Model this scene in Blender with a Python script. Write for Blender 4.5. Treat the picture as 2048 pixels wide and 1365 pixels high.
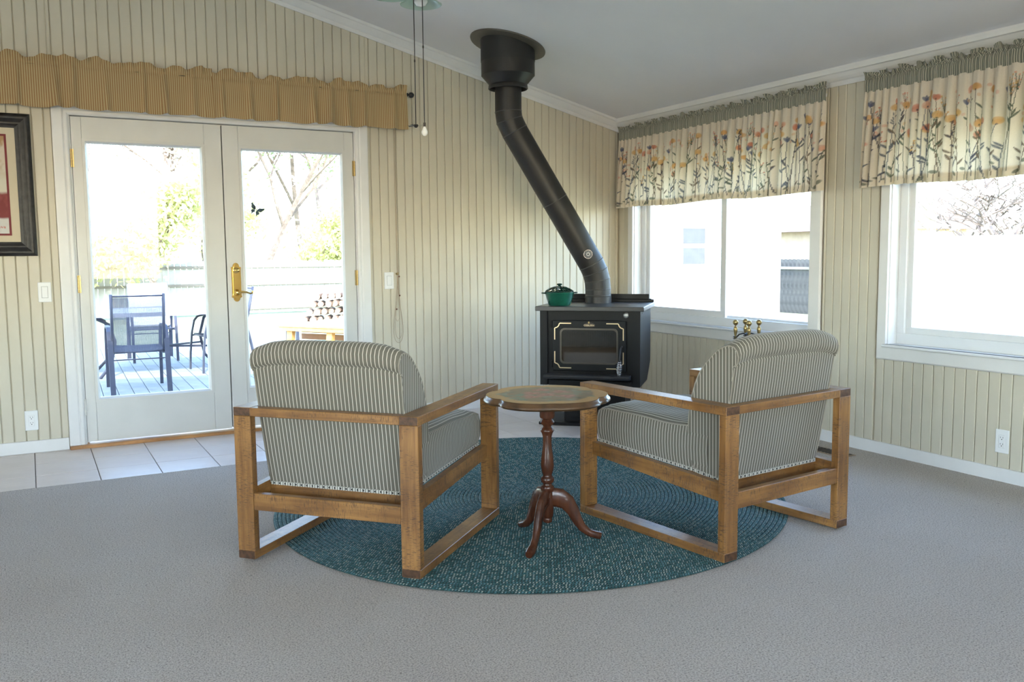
import bpy, bmesh, math, random
import numpy as np
from mathutils import Vector, Matrix
R = math.radians
PI = math.pi
scene = bpy.context.scene
for o in list(bpy.data.objects): bpy.data.objects.remove(o, do_unlink=True)
col = scene.collection

# ------------------------------------------------------------------ camera
CAM = Vector((-4.3678, -6.1562, 1.2026)); YAW, PITCH, ROLL = R(28.5173), R(-5.652), R(-.5049)
fw = Vector((math.sin(YAW)*math.cos(PITCH), math.cos(YAW)*math.cos(PITCH), math.sin(PITCH)))
rt = Vector((math.cos(YAW), -math.sin(YAW), 0)); up = rt.cross(fw)
rt2 = rt*math.cos(ROLL)+up*math.sin(ROLL); up2 = -rt*math.sin(ROLL)+up*math.cos(ROLL)
cd = bpy.data.cameras.new('camera'); cam = bpy.data.objects.new('camera', cd); col.objects.link(cam)
cam.matrix_world = Matrix((( rt2.x, up2.x, -fw.x, CAM.x), (rt2.y, up2.y, -fw.y, CAM.y), (rt2.z, up2.z, -fw.z, CAM.z), (0,0,0,1)))
cd.sensor_width = 36; cd.lens = 1773.1151/2048*36; cd.clip_start = .05; cd.clip_end = 300
scene.camera = cam
# ------------------------------------------------------------------ world, sun, exposure
w = bpy.data.worlds.new('world'); scene.world = w; w.use_nodes = True
nt = w.node_tree; sky = nt.nodes.new('ShaderNodeTexSky'); sky.sky_type = 'NISHITA'; sky.sun_disc = False
sky.sun_elevation = R(43); sky.sun_rotation = R(200); sky.air_density = 1.0; sky.dust_density = .8; sky.ozone_density = 1.0
nt.links.new(sky.outputs[0], nt.nodes['Background'].inputs[0]); nt.nodes['Background'].inputs[1].default_value = 1.1
sd = bpy.data.lights.new('sun', 'SUN'); sd.energy = 4.5; sd.angle = R(.6); sd.color = (1, .95, .87)
sun = bpy.data.objects.new('sun', sd); col.objects.link(sun)
SD = Vector((-.22, -.97, 0)).normalized()*math.cos(R(43)) + Vector((0,0,math.sin(R(43))))
sun.rotation_euler = SD.to_track_quat('Z', 'Y').to_euler()
def area(name, loc, d, sx, sy, e, c):
    l = bpy.data.lights.new(name, 'AREA'); l.shape = 'RECTANGLE'; l.size = sx; l.size_y = sy; l.energy = e; l.color = c
    o = bpy.data.objects.new(name, l); col.objects.link(o); o.location = loc
    o.rotation_euler = Vector(d).to_track_quat('-Z', 'Z').to_euler(); return o
area('added_fill_left', (-8.85, -6.0, 1.45), (1, .12, -.05), 3.8, 1.3, 45, (1, .97, .93))  # added fill lamp, out of view, brightens the room from the left
area('added_fill_rear', (-4.6, -9.35, 1.5), (0.05, 1, -.05), 4.4, 1.4, 14, (1, .97, .93))  # added fill lamp behind the camera, lights the chair backs
vs = scene.view_settings; vs.view_transform = 'Standard'; vs.look = 'None'; vs.gamma = 1; vs.use_curve_mapping = False; vs.exposure = 1.0

# ------------------------------------------------------------------ materials
MATS = {}
class NT:
    def __init__(s, name):
        s.m = bpy.data.materials.new(name); s.m.use_nodes = True; s.t = s.m.node_tree; s.b = s.t.nodes['Principled BSDF']; s.out = s.t.nodes['Material Output']
    def n(s, typ, ins=None, **kw):
        x = s.t.nodes.new('ShaderNode'+typ)
        for k, v in kw.items(): setattr(x, k, v)
        for k, v in (ins or {}).items(): s.set(x.inputs[k], v)
        return x
    def set(s, inp, v):
        if isinstance(v, bpy.types.NodeSocket): s.t.links.new(v, inp)
        elif isinstance(v, (tuple, list)) and len(v) == 3 and inp.type == 'RGBA': inp.default_value = (*v, 1)
        else: inp.default_value = v
    def B(s, **kw):
        for k, v in kw.items(): s.set(s.b.inputs[k.replace('_', ' ')], v)
    def math(s, op, a, b=0.0, c=None):
        x = s.n('Math', operation=op); s.set(x.inputs[0], a); s.set(x.inputs[1], b)
        if c is not None: s.set(x.inputs[2], c)
        return x.outputs[0]
    def mix(s, f, a, b, bt='MIX'):
        x = s.n('Mix', data_type='RGBA', blend_type=bt); s.set(x.inputs[0], f); s.set(x.inputs[6], a); s.set(x.inputs[7], b); return x.outputs[2]
    def ramp(s, f, stops, interp='LINEAR'):
        x = s.n('ValToRGB'); s.set(x.inputs[0], f); e = x.color_ramp.elements; x.color_ramp.interpolation = interp
        while len(e) < len(stops): e.new(.5)
        for i, (p, c) in enumerate(stops): e[i].position = p; e[i].color = (*c, 1) if len(c) == 3 else c
        return x.outputs[0]
    def noise(s, vec, scale, detail=3, rough=.5, dist=0):
        x = s.n('TexNoise', {'Scale': scale, 'Detail': detail, 'Roughness': rough, 'Distortion': dist})
        if vec is not None: s.set(x.inputs['Vector'], vec)
        return x.outputs[0]
    def coord(s, k='Object', scale=None, rot=None):
        c = s.n('TexCoord').outputs[k]
        if scale is None and rot is None: return c
        mp = s.n('Mapping'); s.set(mp.inputs['Vector'], c)
        if scale: mp.inputs['Scale'].default_value = scale
        if rot: mp.inputs['Rotation'].default_value = rot
        return mp.outputs[0]
    def bump(s, h, strength=.3, dist=.01):
        x = s.n('Bump', {'Height': h, 'Strength': strength, 'Distance': dist}); s.set(s.b.inputs['Normal'], x.outputs[0])
def plain(name, c, rough=.5, metal=0, var=.06, vscale=6, bump=0, bscale=80, spec=None, coat=0):
    if name in MATS: return MATS[name]
    t = NT(name); v = t.noise(t.coord(), vscale, 4)
    d = tuple(x*(1-var*2) for x in c); l = tuple(min(1, x*(1+var)) for x in c)
    t.B(Base_Color=t.ramp(v, [(.3, d), (.7, l)]), Roughness=rough, Metallic=metal)
    if spec is not None: t.B(Specular_IOR_Level=spec)
    if coat: t.B(Coat_Weight=coat)
    if bump: t.bump(t.noise(t.coord(), bscale, 3), bump, .004)
    MATS[name] = t.m; return t.m

M_wall = plain('cream_board_paint', (.60, .548, .44), .42, var=.03, vscale=3, bump=.05, bscale=40)
M_backing = plain('cream_groove', (.50, .44, .33), .6, var=.02)
M_plaster = plain('cream_plain_wall', (.66, .60, .47), .6, var=.02)
M_ceil = plain('ceiling_paint', (.80, .785, .80), .8, var=.015, vscale=2, bump=.15, bscale=120)
M_trim = plain('white_trim_paint', (.76, .75, .74), .35, var=.02)
M_door = plain('white_door_paint', (.66, .65, .62), .35, var=.02)
M_vinyl = plain('white_vinyl', (.78, .79, .81), .3, var=.01)
M_plate = plain('white_plastic', (.80, .80, .80), .35, var=.01)
M_dark = plain('dark_slot', (.02, .02, .02), .6)
M_black = plain('stove_black', (.006, .006, .007), .5, spec=.3, var=.1)
M_top = plain('stove_top_black', (.035, .035, .038), .33, var=.1)
M_pipe = plain('flue_black', (.020, .018, .017), .45, var=.15, vscale=4)
M_seam = plain('flue_seam', (.10, .095, .09), .35, .4)
M_flange = plain('flange_dark_bronze', (.12, .105, .085), .4, var=.1)
M_gold = plain('polished_brass', (.85, .58, .20), .16, 1, var=.05)
M_brass = plain('aged_brass', (.45, .33, .15), .32, 1, var=.1)
M_trimgold = plain('soft_gold_trim', (.75, .58, .36), .3, .9)
M_chrome = plain('chrome', (.75, .75, .76), .18, 1)
M_iron = plain('black_iron', (.02, .02, .024), .35, .3)
M_enamel = plain('green_enamel', (.012, .10, .065), .18, var=.15, vscale=12, coat=.5)
M_enamel2 = plain('dark_green_enamel', (.004, .03, .02), .12, coat=.6)
M_cord = plain('tan_cord', (.45, .35, .25), .8)
M_chain = plain('dark_chain', (.05, .045, .045), .4, .6)
M_patio = plain('patio_blue_grey_metal', (.05, .055, .085), .45, .2)
M_deck = plain('deck_boards_grey', (.25, .265, .27), .7, var=.1, vscale=5)
M_fence = plain('fence_weathered', (.38, .36, .33), .9, var=.2, vscale=2)
M_bark = plain('bark', (.22, .17, .14), .9, var=.2, vscale=8)
M_pine = plain('orange_timber', (.62, .33, .12), .6, var=.12)
M_red = plain('red_timber', (.34, .17, .09), .7, var=.12)
M_siding = plain('white_siding', (.82, .83, .85), .5, var=.01)
M_shingle = plain('brown_shingle', (.22, .15, .12), .9)
M_log = plain('log_bark', (.20, .12, .08), .9, var=.2, vscale=14)
M_logend = plain('log_end', (.55, .38, .25), .8, var=.15, vscale=18)
M_roof = plain('roof_grey', (.16, .16, .17), .9)
M_glassgrey = plain('far_window_grey', (.10, .105, .115), .25)
M_grout = plain('grout', (.24, .21, .19), .9)
M_mahog = None

def m_wood(name, axis, c1, c2, marks=.75, rough=.38, scale=1):
    t = NT(name); sc = [1., 1., 1.]; sc[axis] = .07
    v = t.coord(scale=sc); g = t.noise(v, 42*scale, 6, .6, .5)
    base = t.ramp(g, [(.28, c2), (.5, tuple((a+b)/2 for a, b in zip(c1, c2))), (.72, c1)])
    sc2 = [22., 22., 22.]; sc2[axis] = 150.
    mk = t.noise(t.coord(scale=sc2), 1.9, 3, .65)
    patch = t.noise(t.coord(), 9, 2)
    f = t.math('MULTIPLY', t.ramp(mk, [(.54, (0,0,0)), (.58, (1,1,1))]), t.ramp(patch, [(.40, (0,0,0)), (.54, (1,1,1))]))
    sc3 = [120., 120., 120.]; sc3[axis] = 12.
    mk2 = t.noise(t.coord(scale=sc3), 1.3, 2, .6)
    f2 = t.math('MULTIPLY', t.ramp(mk2, [(.66, (0,0,0)), (.70, (1,1,1))]), .8)
    f = t.math('MULTIPLY', t.math('MAXIMUM', f, f2), marks)
    blotch = t.ramp(t.noise(t.coord(), 5, 3), [(.35, (.62, .58, .56)), (.65, (1, 1, 1))])
    c = t.mix(1, base, blotch, 'MULTIPLY')
    c = t.mix(f, c, (.07, .035, .02))
    t.B(Base_Color=c, Roughness=rough, Coat_Weight=.15, Coat_Roughness=.3)
    t.bump(t.math('SUBTRACT', t.math('MULTIPLY', g, .3), f), .35, .002); return t.m
W1, W2 = (.45, .225, .066), (.19, .080, .022)
M_wx, M_wy, M_wz = [m_wood('honey_wood_'+'xyz'[i], i, W1, W2) for i in range(3)]
M_endgrain = plain('end_grain_dark', (.10, .045, .02), .5, var=.3, vscale=60)
M_mah = [m_wood('mahogany_'+'xyz'[i], i, (.135, .045, .020), (.048, .015, .009), .25, .22) for i in range(3)]
M_thresh = m_wood('threshold_oak', 0, (.62, .31, .11), (.42, .20, .07), .15)

def m_glass(name, tint=(1, 1, 1), refl=1.0):
    t = NT(name); t.t.nodes.remove(t.b)
    tr = t.n('BsdfTransparent', {'Color': tint}); gl = t.n('BsdfGlossy', {'Roughness': .01}); lw = t.n('LayerWeight', {'Blend': .5})
    f = t.math('MULTIPLY', t.math('MULTIPLY_ADD', t.math('POWER', lw.outputs['Facing'], 5.), .9, .03), refl)
    mx = t.n('MixShader'); t.set(mx.inputs[0], f); t.set(mx.inputs[1], tr.outputs[0]); t.set(mx.inputs[2], gl.outputs[0])
    t.t.links.new(mx.outputs[0], t.out.inputs[0]); return t.m
M_glass = m_glass('window_glass', (.96, .98, .97))
M_tableglass = m_glass('table_glass', (.75, .80, .85), 1.5)
def m_shade():
    t = NT('frosted_glass_shade'); tr = t.n('BsdfTransparent', {'Color': (.75, .86, .78)})
    t.B(Base_Color=(.62, .72, .64), Roughness=.12)
    mx = t.n('MixShader'); mx.inputs[0].default_value = .55
    t.set(mx.inputs[1], tr.outputs[0]); t.set(mx.inputs[2], t.b.outputs[0]); t.t.links.new(mx.outputs[0], t.out.inputs[0]); return t.m
M_shade = m_shade()
def m_sling():
    t = NT('patio_sling_mesh'); v = t.coord(); n = t.n('SeparateXYZ', {'Vector': v})
    g = t.math('MULTIPLY', t.math('PINGPONG', t.math('MULTIPLY', n.outputs[0], 300.), 1.), t.math('PINGPONG', t.math('MULTIPLY', n.outputs[2], 300.), 1.))
    t.B(Base_Color=(.10, .11, .16), Roughness=.7)
    tr = t.n('BsdfTransparent'); mx = t.n('MixShader'); t.set(mx.inputs[0], t.ramp(g, [(.28, (.50, .50, .50)), (.4, (.80, .80, .80))]))
    t.set(mx.inputs[1], tr.outputs[0]); t.set(mx.inputs[2], t.b.outputs[0]); t.t.links.new(mx.outputs[0], t.out.inputs[0]); return t.m
M_sling = m_sling()
def m_carpet():
    t = NT('cream_carpet'); v = t.coord()
    a = t.noise(v, 170, 3, .8); b = t.noise(v, 1.3, 3); c = t.noise(v, 62, 3, .7)
    base = t.ramp(a, [(.37, (.44, .365, .315)), (.48, (.83, .745, .67)), (.58, (.98, .91, .84))])
    base = t.mix(t.ramp(b, [(.3, (0,0,0)), (.7, (1,1,1))]), t.mix(1, base, (.92, .90, .88), 'MULTIPLY'), base)
    vo = t.n('TexVoronoi', {'Vector': v, 'Scale': 26.}); sp = t.math('MULTIPLY', t.ramp(vo.outputs['Distance'], [(.10, (1,1,1)), (.17, (0,0,0))]), t.ramp(vo.outputs['Color'], [(.85, (0,0,0)), (.9, (1,1,1))]))
    s2 = t.noise(v, 95, 2, .5); s3 = t.noise(v, 7, 2)
    sp = t.math('MAXIMUM', t.math('MULTIPLY', sp, .6), t.math('MULTIPLY', t.ramp(s2, [(.69, (0,0,0)), (.73, (1,1,1))]), t.ramp(s3, [(.3, (.35, .35, .35)), (.7, (1, 1, 1))])))
    base = t.mix(t.math('MULTIPLY', sp, .75), base, (.16, .10, .07))
    t.B(Base_Color=base, Roughness=.95, Sheen_Weight=.25, Specular_IOR_Level=.1)
    t.bump(t.math('ADD', a, c), 1.0, .02); return t.m
M_carpet = m_carpet()
def m_tile():
    t = NT('pale_floor_tile')
    a = t.noise(t.coord(), 2.5, 5, .6); b = t.noise(t.coord(scale=(1, 14, 1)), 3, 4)
    c = t.ramp(t.math('ADD', t.math('MULTIPLY', a, .6), t.math('MULTIPLY', b, .4)), [(.35, (.64, .56, .52)), (.65, (.74, .66, .62))])
    t.B(Base_Color=c, Roughness=.33); t.bump(b, .05, .003); return t.m
M_tile = m_tile()
def m_stripe(name, pitch, base, line, fine, lw=.13, transl=0, second=None):
    """stripes across UV.x (metres)"""
    t = NT(name); uv = t.n('SeparateXYZ', {'Vector': t.n('TexCoord').outputs['UV']})
    fr = t.math('FRACT', t.math('DIVIDE', uv.outputs[0], pitch))
    d = t.math('ABSOLUTE', t.math('SUBTRACT', fr, .5))
    f = t.ramp(d, [(lw*.5, (1,1,1)), (lw*.5+.06, (0,0,0))])
    wv = t.n('CombineXYZ'); t.set(wv.inputs[0], t.math('MULTIPLY', uv.outputs[0], 900.)); t.set(wv.inputs[1], t.math('MULTIPLY', uv.outputs[1], 250.))
    n = t.noise(wv.outputs[0], 1, 2)
    c = t.mix(n, base, fine)
    if second: c = t.mix(t.ramp(d, [(.40, (0,0,0)), (.46, (1,1,1))]), c, second)
    c = t.mix(f, c, line)
    t.B(Base_Color=c, Roughness=.9, Sheen_Weight=.2, Specular_IOR_Level=.15); t.bump(n, .15, .002)
    if transl:
        tl = t.n('BsdfTranslucent'); t.set(tl.inputs[0], c); mx = t.n('MixShader'); mx.inputs[0].default_value = transl
        t.set(mx.inputs[1], t.b.outputs[0]); t.set(mx.inputs[2], tl.outputs[0]); t.t.links.new(mx.outputs[0], t.out.inputs[0])
    return t.m
M_ticking = m_stripe('taupe_ticking', .0163, (.172, .158, .130), (.62, .585, .50), (.125, .116, .095), .11)
M_goldstripe = m_stripe('gold_stripe', .0158, (.38, .225, .11), (.54, .44, .245), (.34, .20, .09), .42, .12)
M_sage = m_stripe('sage_stripe', .008, (.17, .175, .14), (.46, .43, .34), (.13, .14, .115), .30)
def m_gimp():
    t = NT('gimp_trim'); uv = t.n('SeparateXYZ', {'Vector': t.n('TexCoord').outputs['UV']})
    fr = t.math('FRACT', t.math('MULTIPLY', uv.outputs[0], 90.))
    t.B(Base_Color=t.ramp(fr, [(.35, (.62, .60, .54)), (.55, (.25, .24, .21))]), Roughness=.9); t.bump(fr, .4, .002); return t.m
M_gimp = m_gimp()
def m_vcol(name, rough=.9, transl=0, bumps=0, coat=0):
    t = NT(name); a = t.n('Attribute', attribute_name='Col').outputs['Color']
    t.B(Base_Color=a, Roughness=rough, Specular_IOR_Level=.2, Coat_Weight=coat)
    if transl:
        tl = t.n('BsdfTranslucent'); t.set(tl.inputs[0], t.mix(1, a, (1, .97, .84), 'MULTIPLY')); mx = t.n('MixShader'); mx.inputs[0].default_value = transl
        t.set(mx.inputs[1], t.b.outputs[0]); t.set(mx.inputs[2], tl.outputs[0]); t.t.links.new(mx.outputs[0], t.out.inputs[0])
    return t.m
M_floral = m_vcol('floral_cotton', transl=.30)
M_painted = m_vcol('painted_table_top', .42, coat=.12)
M_art = m_vcol('abstract_painting', .6)
def m_lining():
    t = NT('cream_hem'); t.B(Base_Color=(.72, .62, .46), Roughness=.9)
    tl = t.n('BsdfTranslucent', {'Color': (.72, .62, .46)}); mx = t.n('MixShader'); mx.inputs[0].default_value = .45
    t.set(mx.inputs[1], t.b.outputs[0]); t.set(mx.inputs[2], tl.outputs[0]); t.t.links.new(mx.outputs[0], t.out.inputs[0]); return t.m
M_lining = m_lining()
def m_rug():
    t = NT('braided_teal'); uv = t.n('SeparateXYZ', {'Vector': t.n('TexCoord').outputs['UV']})
    ring = t.math('FLOOR', uv.outputs[1]); w_ = t.math('FRACT', uv.outputs[1])
    side = t.math('GREATER_THAN', w_, .5)
    rv = t.n('TexWhiteNoise', noise_dimensions='1D'); t.set(rv.inputs['W'], ring)
    ph = t.math('ADD', t.math('DIVIDE', uv.outputs[0], .0125), t.math('MULTIPLY', rv.outputs[0], .35))
    ph = t.math('ADD', ph, t.math('MULTIPLY', t.math('ABSOLUTE', t.math('SUBTRACT', w_, .5)), 1.1))
    ph = t.math('ADD', ph, t.math('MULTIPLY', side, .5))
    cell = t.math('FLOOR', ph); fr = t.math('FRACT', ph)
    cv = t.n('CombineXYZ'); t.set(cv.inputs[0], cell); t.set(cv.inputs[1], ring); t.set(cv.inputs[2], side)
    rnd = t.n('TexWhiteNoise', noise_dimensions='3D'); t.set(rnd.inputs[0], cv.outputs[0])
    c = t.ramp(rnd.outputs[0], [(0, (.010, .050, .052)), (.35, (.018, .078, .082)), (.7, (.006, .030, .030))], 'CONSTANT')
    fl = t.ramp(rnd.outputs[0], [(0, (.36, .40, .38)), (.22, (.12, .24, .28)), (.48, (.48, .46, .38)), (.64, (.03, .13, .14))], 'CONSTANT')
    d1 = t.math('MULTIPLY', t.math('SUBTRACT', fr, .5), 3.4); d2 = t.math('MULTIPLY', t.math('SUBTRACT', t.math('ABSOLUTE', t.math('SUBTRACT', w_, .5)), .24), 5.5)
    dd = t.math('ADD', t.math('MULTIPLY', d1, d1), t.math('MULTIPLY', d2, d2))
    fm = t.ramp(dd, [(.25, (1,1,1)), (.65, (0,0,0))])
    c = t.mix(fm, c, fl)
    edge = t.ramp(t.math('ABSOLUTE', t.math('SUBTRACT', fr, .5)), [(.34, (1,1,1)), (.5, (.18, .18, .18))])
    c = t.mix(1, c, edge, 'MULTIPLY')
    t.B(Base_Color=c, Roughness=.85, Sheen_Weight=.2, Sheen_Tint=(.5, .9, .9, 1)); t.bump(edge, .8, .006); return t.m
M_rug = m_rug()
def m_stoveglass():
    t = NT('smoked_stove_glass'); n = t.noise(t.coord(scale=(1, 1, 3)), 3, 3)
    t.B(Base_Color=t.ramp(n, [(.3, (.012, .010, .008)), (.7, (.05, .04, .032))]), Roughness=.06, Coat_Weight=1.0, Coat_Roughness=.02, Specular_IOR_Level=1.0); return t.m
M_sglass = m_stoveglass()
def m_grass():
    t = NT('lawn_grass'); n = t.noise(t.coord(), 1.2, 6, .7)
    t.B(Base_Color=t.ramp(n, [(.3, (.20, .24, .13)), (.55, (.33, .36, .22)), (.75, (.50, .48, .36))]), Roughness=.95); return t.m
M_grass = m_grass()
def m_leaf(name, c1, c2, tr=.5):
    t = NT(name); n = t.noise(t.coord(), 1.5, 3); c = t.ramp(n, [(.35, c1), (.65, c2)]); t.B(Base_Color=c, Roughness=.7)
    tl = t.n('BsdfTranslucent'); t.set(tl.inputs[0], c); mx = t.n('MixShader'); mx.inputs[0].default_value = tr
    t.set(mx.inputs[1], t.b.outputs[0]); t.set(mx.inputs[2], tl.outputs[0]); t.t.links.new(mx.outputs[0], t.out.inputs[0]); return t.m
M_leafY = m_leaf('yellow_green_leaves', (.50, .50, .22), (.66, .66, .38))
M_leafG = m_leaf('green_leaves', (.24, .30, .15), (.40, .46, .25))
M_leafP = m_leaf('pink_white_buds', (.55, .46, .42), (.70, .62, .55))

# ------------------------------------------------------------------ geometry helpers
def tag(o, label=None, cat=None, group=None, kind=None):
    if label: o['label'] = label
    if cat: o['category'] = cat
    if group: o['group'] = group
    if kind: o['kind'] = kind
    return o
def empty(name, loc=(0,0,0), rz=0, **kw):
    o = bpy.data.objects.new(name, None); o.empty_display_size = .1; col.objects.link(o); o.location = loc; o.rotation_euler = (0, 0, rz)
    return tag(o, **kw)
def link(name, me, mat, parent=None, loc=None):
    o = bpy.data.objects.new(name, me); col.objects.link(o)
    if mat is not None and not me.materials:
        for m in (mat if isinstance(mat, (list, tuple)) else [mat]): me.materials.append(m)
    if parent is not None: o.parent = parent
    if loc is not None: o.location = loc
    return o
class G:
    """collects verts/faces of one mesh"""
    def __init__(s): s.v = []; s.f = []; s.mi = []; s.uv = []
    def add(s, v, f, mi=0, uv=None):
        b = len(s.v); s.v += [tuple(x) for x in v]; s.f += [tuple(i+b for i in q) for q in f]; s.mi += [mi]*len(f)
        s.uv += (uv if uv is not None else [None]*len(f)); return s
    def box(s, x0, x1, y0, y1, z0, z1, mi=0, ch=0):
        if ch <= 0:
            v = [(x, y, z) for z in (z0, z1) for y in (y0, y1) for x in (x0, x1)]
            f = [(0,2,3,1), (4,5,7,6), (0,1,5,4), (2,6,7,3), (0,4,6,2), (1,3,7,5)]
            return s.add(v, f, mi)
        bm = bmesh.new(); bmesh.ops.create_cube(bm, size=1)
        for q in bm.verts: q.co = Vector(((x0+x1)/2+q.co.x*(x1-x0), (y0+y1)/2+q.co.y*(y1-y0), (z0+z1)/2+q.co.z*(z1-z0)))
        bmesh.ops.bevel(bm, geom=bm.edges[:], offset=ch, segments=1, affect='EDGES', profile=.5)
        bm.verts.index_update(); r = s.add([q.co[:] for q in bm.verts], [tuple(v.index for v in f.verts) for f in bm.faces], mi); bm.free(); return r
    def lathe(s, prof, seg=24, c=(0,0,0), mi=0, axis='z', caps=True):
        v = []; f = []; n = len(prof)
        for r, z in prof:
            for k in range(seg):
                a = 2*PI*k/seg; p = (r*math.cos(a), r*math.sin(a), z)
                if axis == 'x': p = (p[2], p[0], p[1])
                elif axis == 'y': p = (p[0], p[2], -p[1])
                v.append((p[0]+c[0], p[1]+c[1], p[2]+c[2]))
        for i in range(n-1):
            for k in range(seg):
                a, b = i*seg+k, i*seg+(k+1) % seg; f.append((a, b, b+seg, a+seg))
        if caps:
            if prof[0][0] > 1e-4: f.append(tuple(range(seg-1, -1, -1)))
            if prof[-1][0] > 1e-4: f.append(tuple((n-1)*seg+k for k in range(seg)))
        return s.add(v, f, mi)
    def tube(s, pts, r, seg=8, closed=False, mi=0, flat=None):
        P = [Vector(p) for p in pts]; n = len(P); rr = r if isinstance(r, (list, tuple)) else [r]*n
        v = []; f = []; nrm = None
        for i in range(n):
            a = P[(i-1) % n] if (closed or i > 0) else P[i]; b = P[(i+1) % n] if (closed or i < n-1) else P[i]
            t = (b-a).normalized() if (b-a).length > 1e-9 else Vector((0,0,1))
            if nrm is None:
                nrm = Vector((0,0,1)).cross(t)
                if nrm.length < .05: nrm = Vector((1,0,0)).cross(t)
                nrm.normalize()
            else:
                nrm = (nrm - t*nrm.dot(t)); nrm.normalize()
            bn = t.cross(nrm)
            for k in range(seg):
                an = 2*PI*k/seg; ry = rr[i]*(flat if flat else 1)
                v.append(P[i]+nrm*math.cos(an)*rr[i]+bn*math.sin(an)*ry)
        m = n if closed else n-1
        for i in range(m):
            j = (i+1) % n
            for k in range(seg):
                f.append((i*seg+k, i*seg+(k+1) % seg, j*seg+(k+1) % seg, j*seg+k))
        if not closed: f += [tuple(range(seg-1, -1, -1)), tuple((n-1)*seg+k for k in range(seg))]
        return s.add(v, f, mi)
    def prism(s, poly, o, ux, uy, uz, d, mi=0):
        """poly in (a,b), origin o, axes ux, uy; extruded along uz by d"""
        o, ux, uy, uz = map(Vector, (o, ux, uy, uz)); n = len(poly)
        v = [o+ux*a+uy*b for a, b in poly]+[o+ux*a+uy*b+uz*d for a, b in poly]
        f = [tuple(range(n-1, -1, -1)), tuple(range(n, 2*n))]+[(i, (i+1) % n, n+(i+1) % n, n+i) for i in range(n)]
        return s.add(v, f, mi)
    def mesh(s, name, smooth=False):
        me = bpy.data.meshes.new(name); me.from_pydata([tuple(p) for p in s.v], [], s.f)
        if any(s.mi): me.polygons.foreach_set('material_index', s.mi)
        if any(u is not None for u in s.uv):
            l = me.uv_layers.new(name='UVMap'); i = 0
            for q, u in zip(s.f, s.uv):
                for k in range(len(q)):
                    l.data[i].uv = u[k] if u is not None else (0, 0); i += 1
        bm = bmesh.new(); bm.from_mesh(me); bmesh.ops.recalc_face_normals(bm, faces=bm.faces[:]); bm.to_mesh(me); bm.free()
        if smooth is True: me.polygons.foreach_set('use_smooth', [True]*len(me.polygons))
        elif smooth: me.polygons.foreach_set('use_smooth', [True]*len(me.polygons)); me.set_sharp_from_angle(angle=R(smooth))
        me.update(); return me
    def obj(s, name, mat, parent=None, smooth=False, loc=None): return link(name, s.mesh(name, smooth), mat, parent, loc)
def bx(name, x0, x1, y0, y1, z0, z1, mat, parent=None, ch=0): return G().box(x0, x1, y0, y1, z0, z1, 0, ch).obj(name, mat, parent)
def set_cols(me, cols):
    a = me.color_attributes.new('Col', 'FLOAT_COLOR', 'POINT'); c = np.ones((len(me.vertices), 4), np.float32); c[:, :3] = cols; a.data.foreach_set('color', c.ravel())
def grid_mesh(name, X, Y, Z, uv=None, cols=None, smooth=True, closed_u=False):
    h, w_ = X.shape; v = np.stack([X, Y, Z], -1).reshape(-1, 3); idx = np.arange(h*w_).reshape(h, w_)
    if closed_u: a = idx[:-1]; b = np.roll(idx, -1, 1)[:-1]; c = np.roll(idx, -1, 1)[1:]; d = idx[1:]
    else: a = idx[:-1, :-1]; b = idx[:-1, 1:]; c = idx[1:, 1:]; d = idx[1:, :-1]
    f = np.stack([a, b, c, d], -1).reshape(-1, 4)
    me = bpy.data.meshes.new(name); me.vertices.add(len(v)); me.vertices.foreach_set('co', v.astype(np.float32).ravel())
    me.loops.add(f.size); me.loops.foreach_set('vertex_index', f.ravel().astype(np.int32)); me.polygons.add(len(f))
    me.polygons.foreach_set('loop_start', (np.arange(len(f))*4).astype(np.int32)); me.update(calc_edges=True)
    if smooth: me.polygons.foreach_set('use_smooth', [True]*len(f))
    if uv is not None:
        l = me.uv_layers.new(name='UVMap'); U = np.stack(uv, -1).reshape(-1, 2)[f.ravel()]; l.data.foreach_set('uv', U.astype(np.float32).ravel())
    if cols is not None: set_cols(me, cols.reshape(-1, 3))
    return me
def copy_tree(o, parent=None, loc=None, rz=None):
    c = o.copy(); col.objects.link(c); c.parent = parent
    if loc is not None: c.location = loc
    if rz is not None: c.rotation_euler = (0, 0, rz)
    for ch in [q for q in o.children]: copy_tree(ch, c)
    return c

# ================================================================== ROOM
SL, HC = .2473, 2.1921            # ceiling slope; cornice bottom height at the corner
CZ = HC+.0887                     # ceiling height at the right wall
RX = -4.5                         # ridge
def ceil_z(x): return CZ+SL*(-x) if x >= RX else CZ+SL*(-(2*RX-x))
XL, YF = -9.0, -9.5
TW = .14                          # wall thickness
# openings
DX0, DX1, DZ = -4.10, -2.285, 2.075
W1 = (-2.104, -.224, .655, 1.90)  # y0,y1,z0,z1 of window openings in right wall
W2 = (-4.60, -2.689, .655, 1.90)
W = .0648
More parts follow.
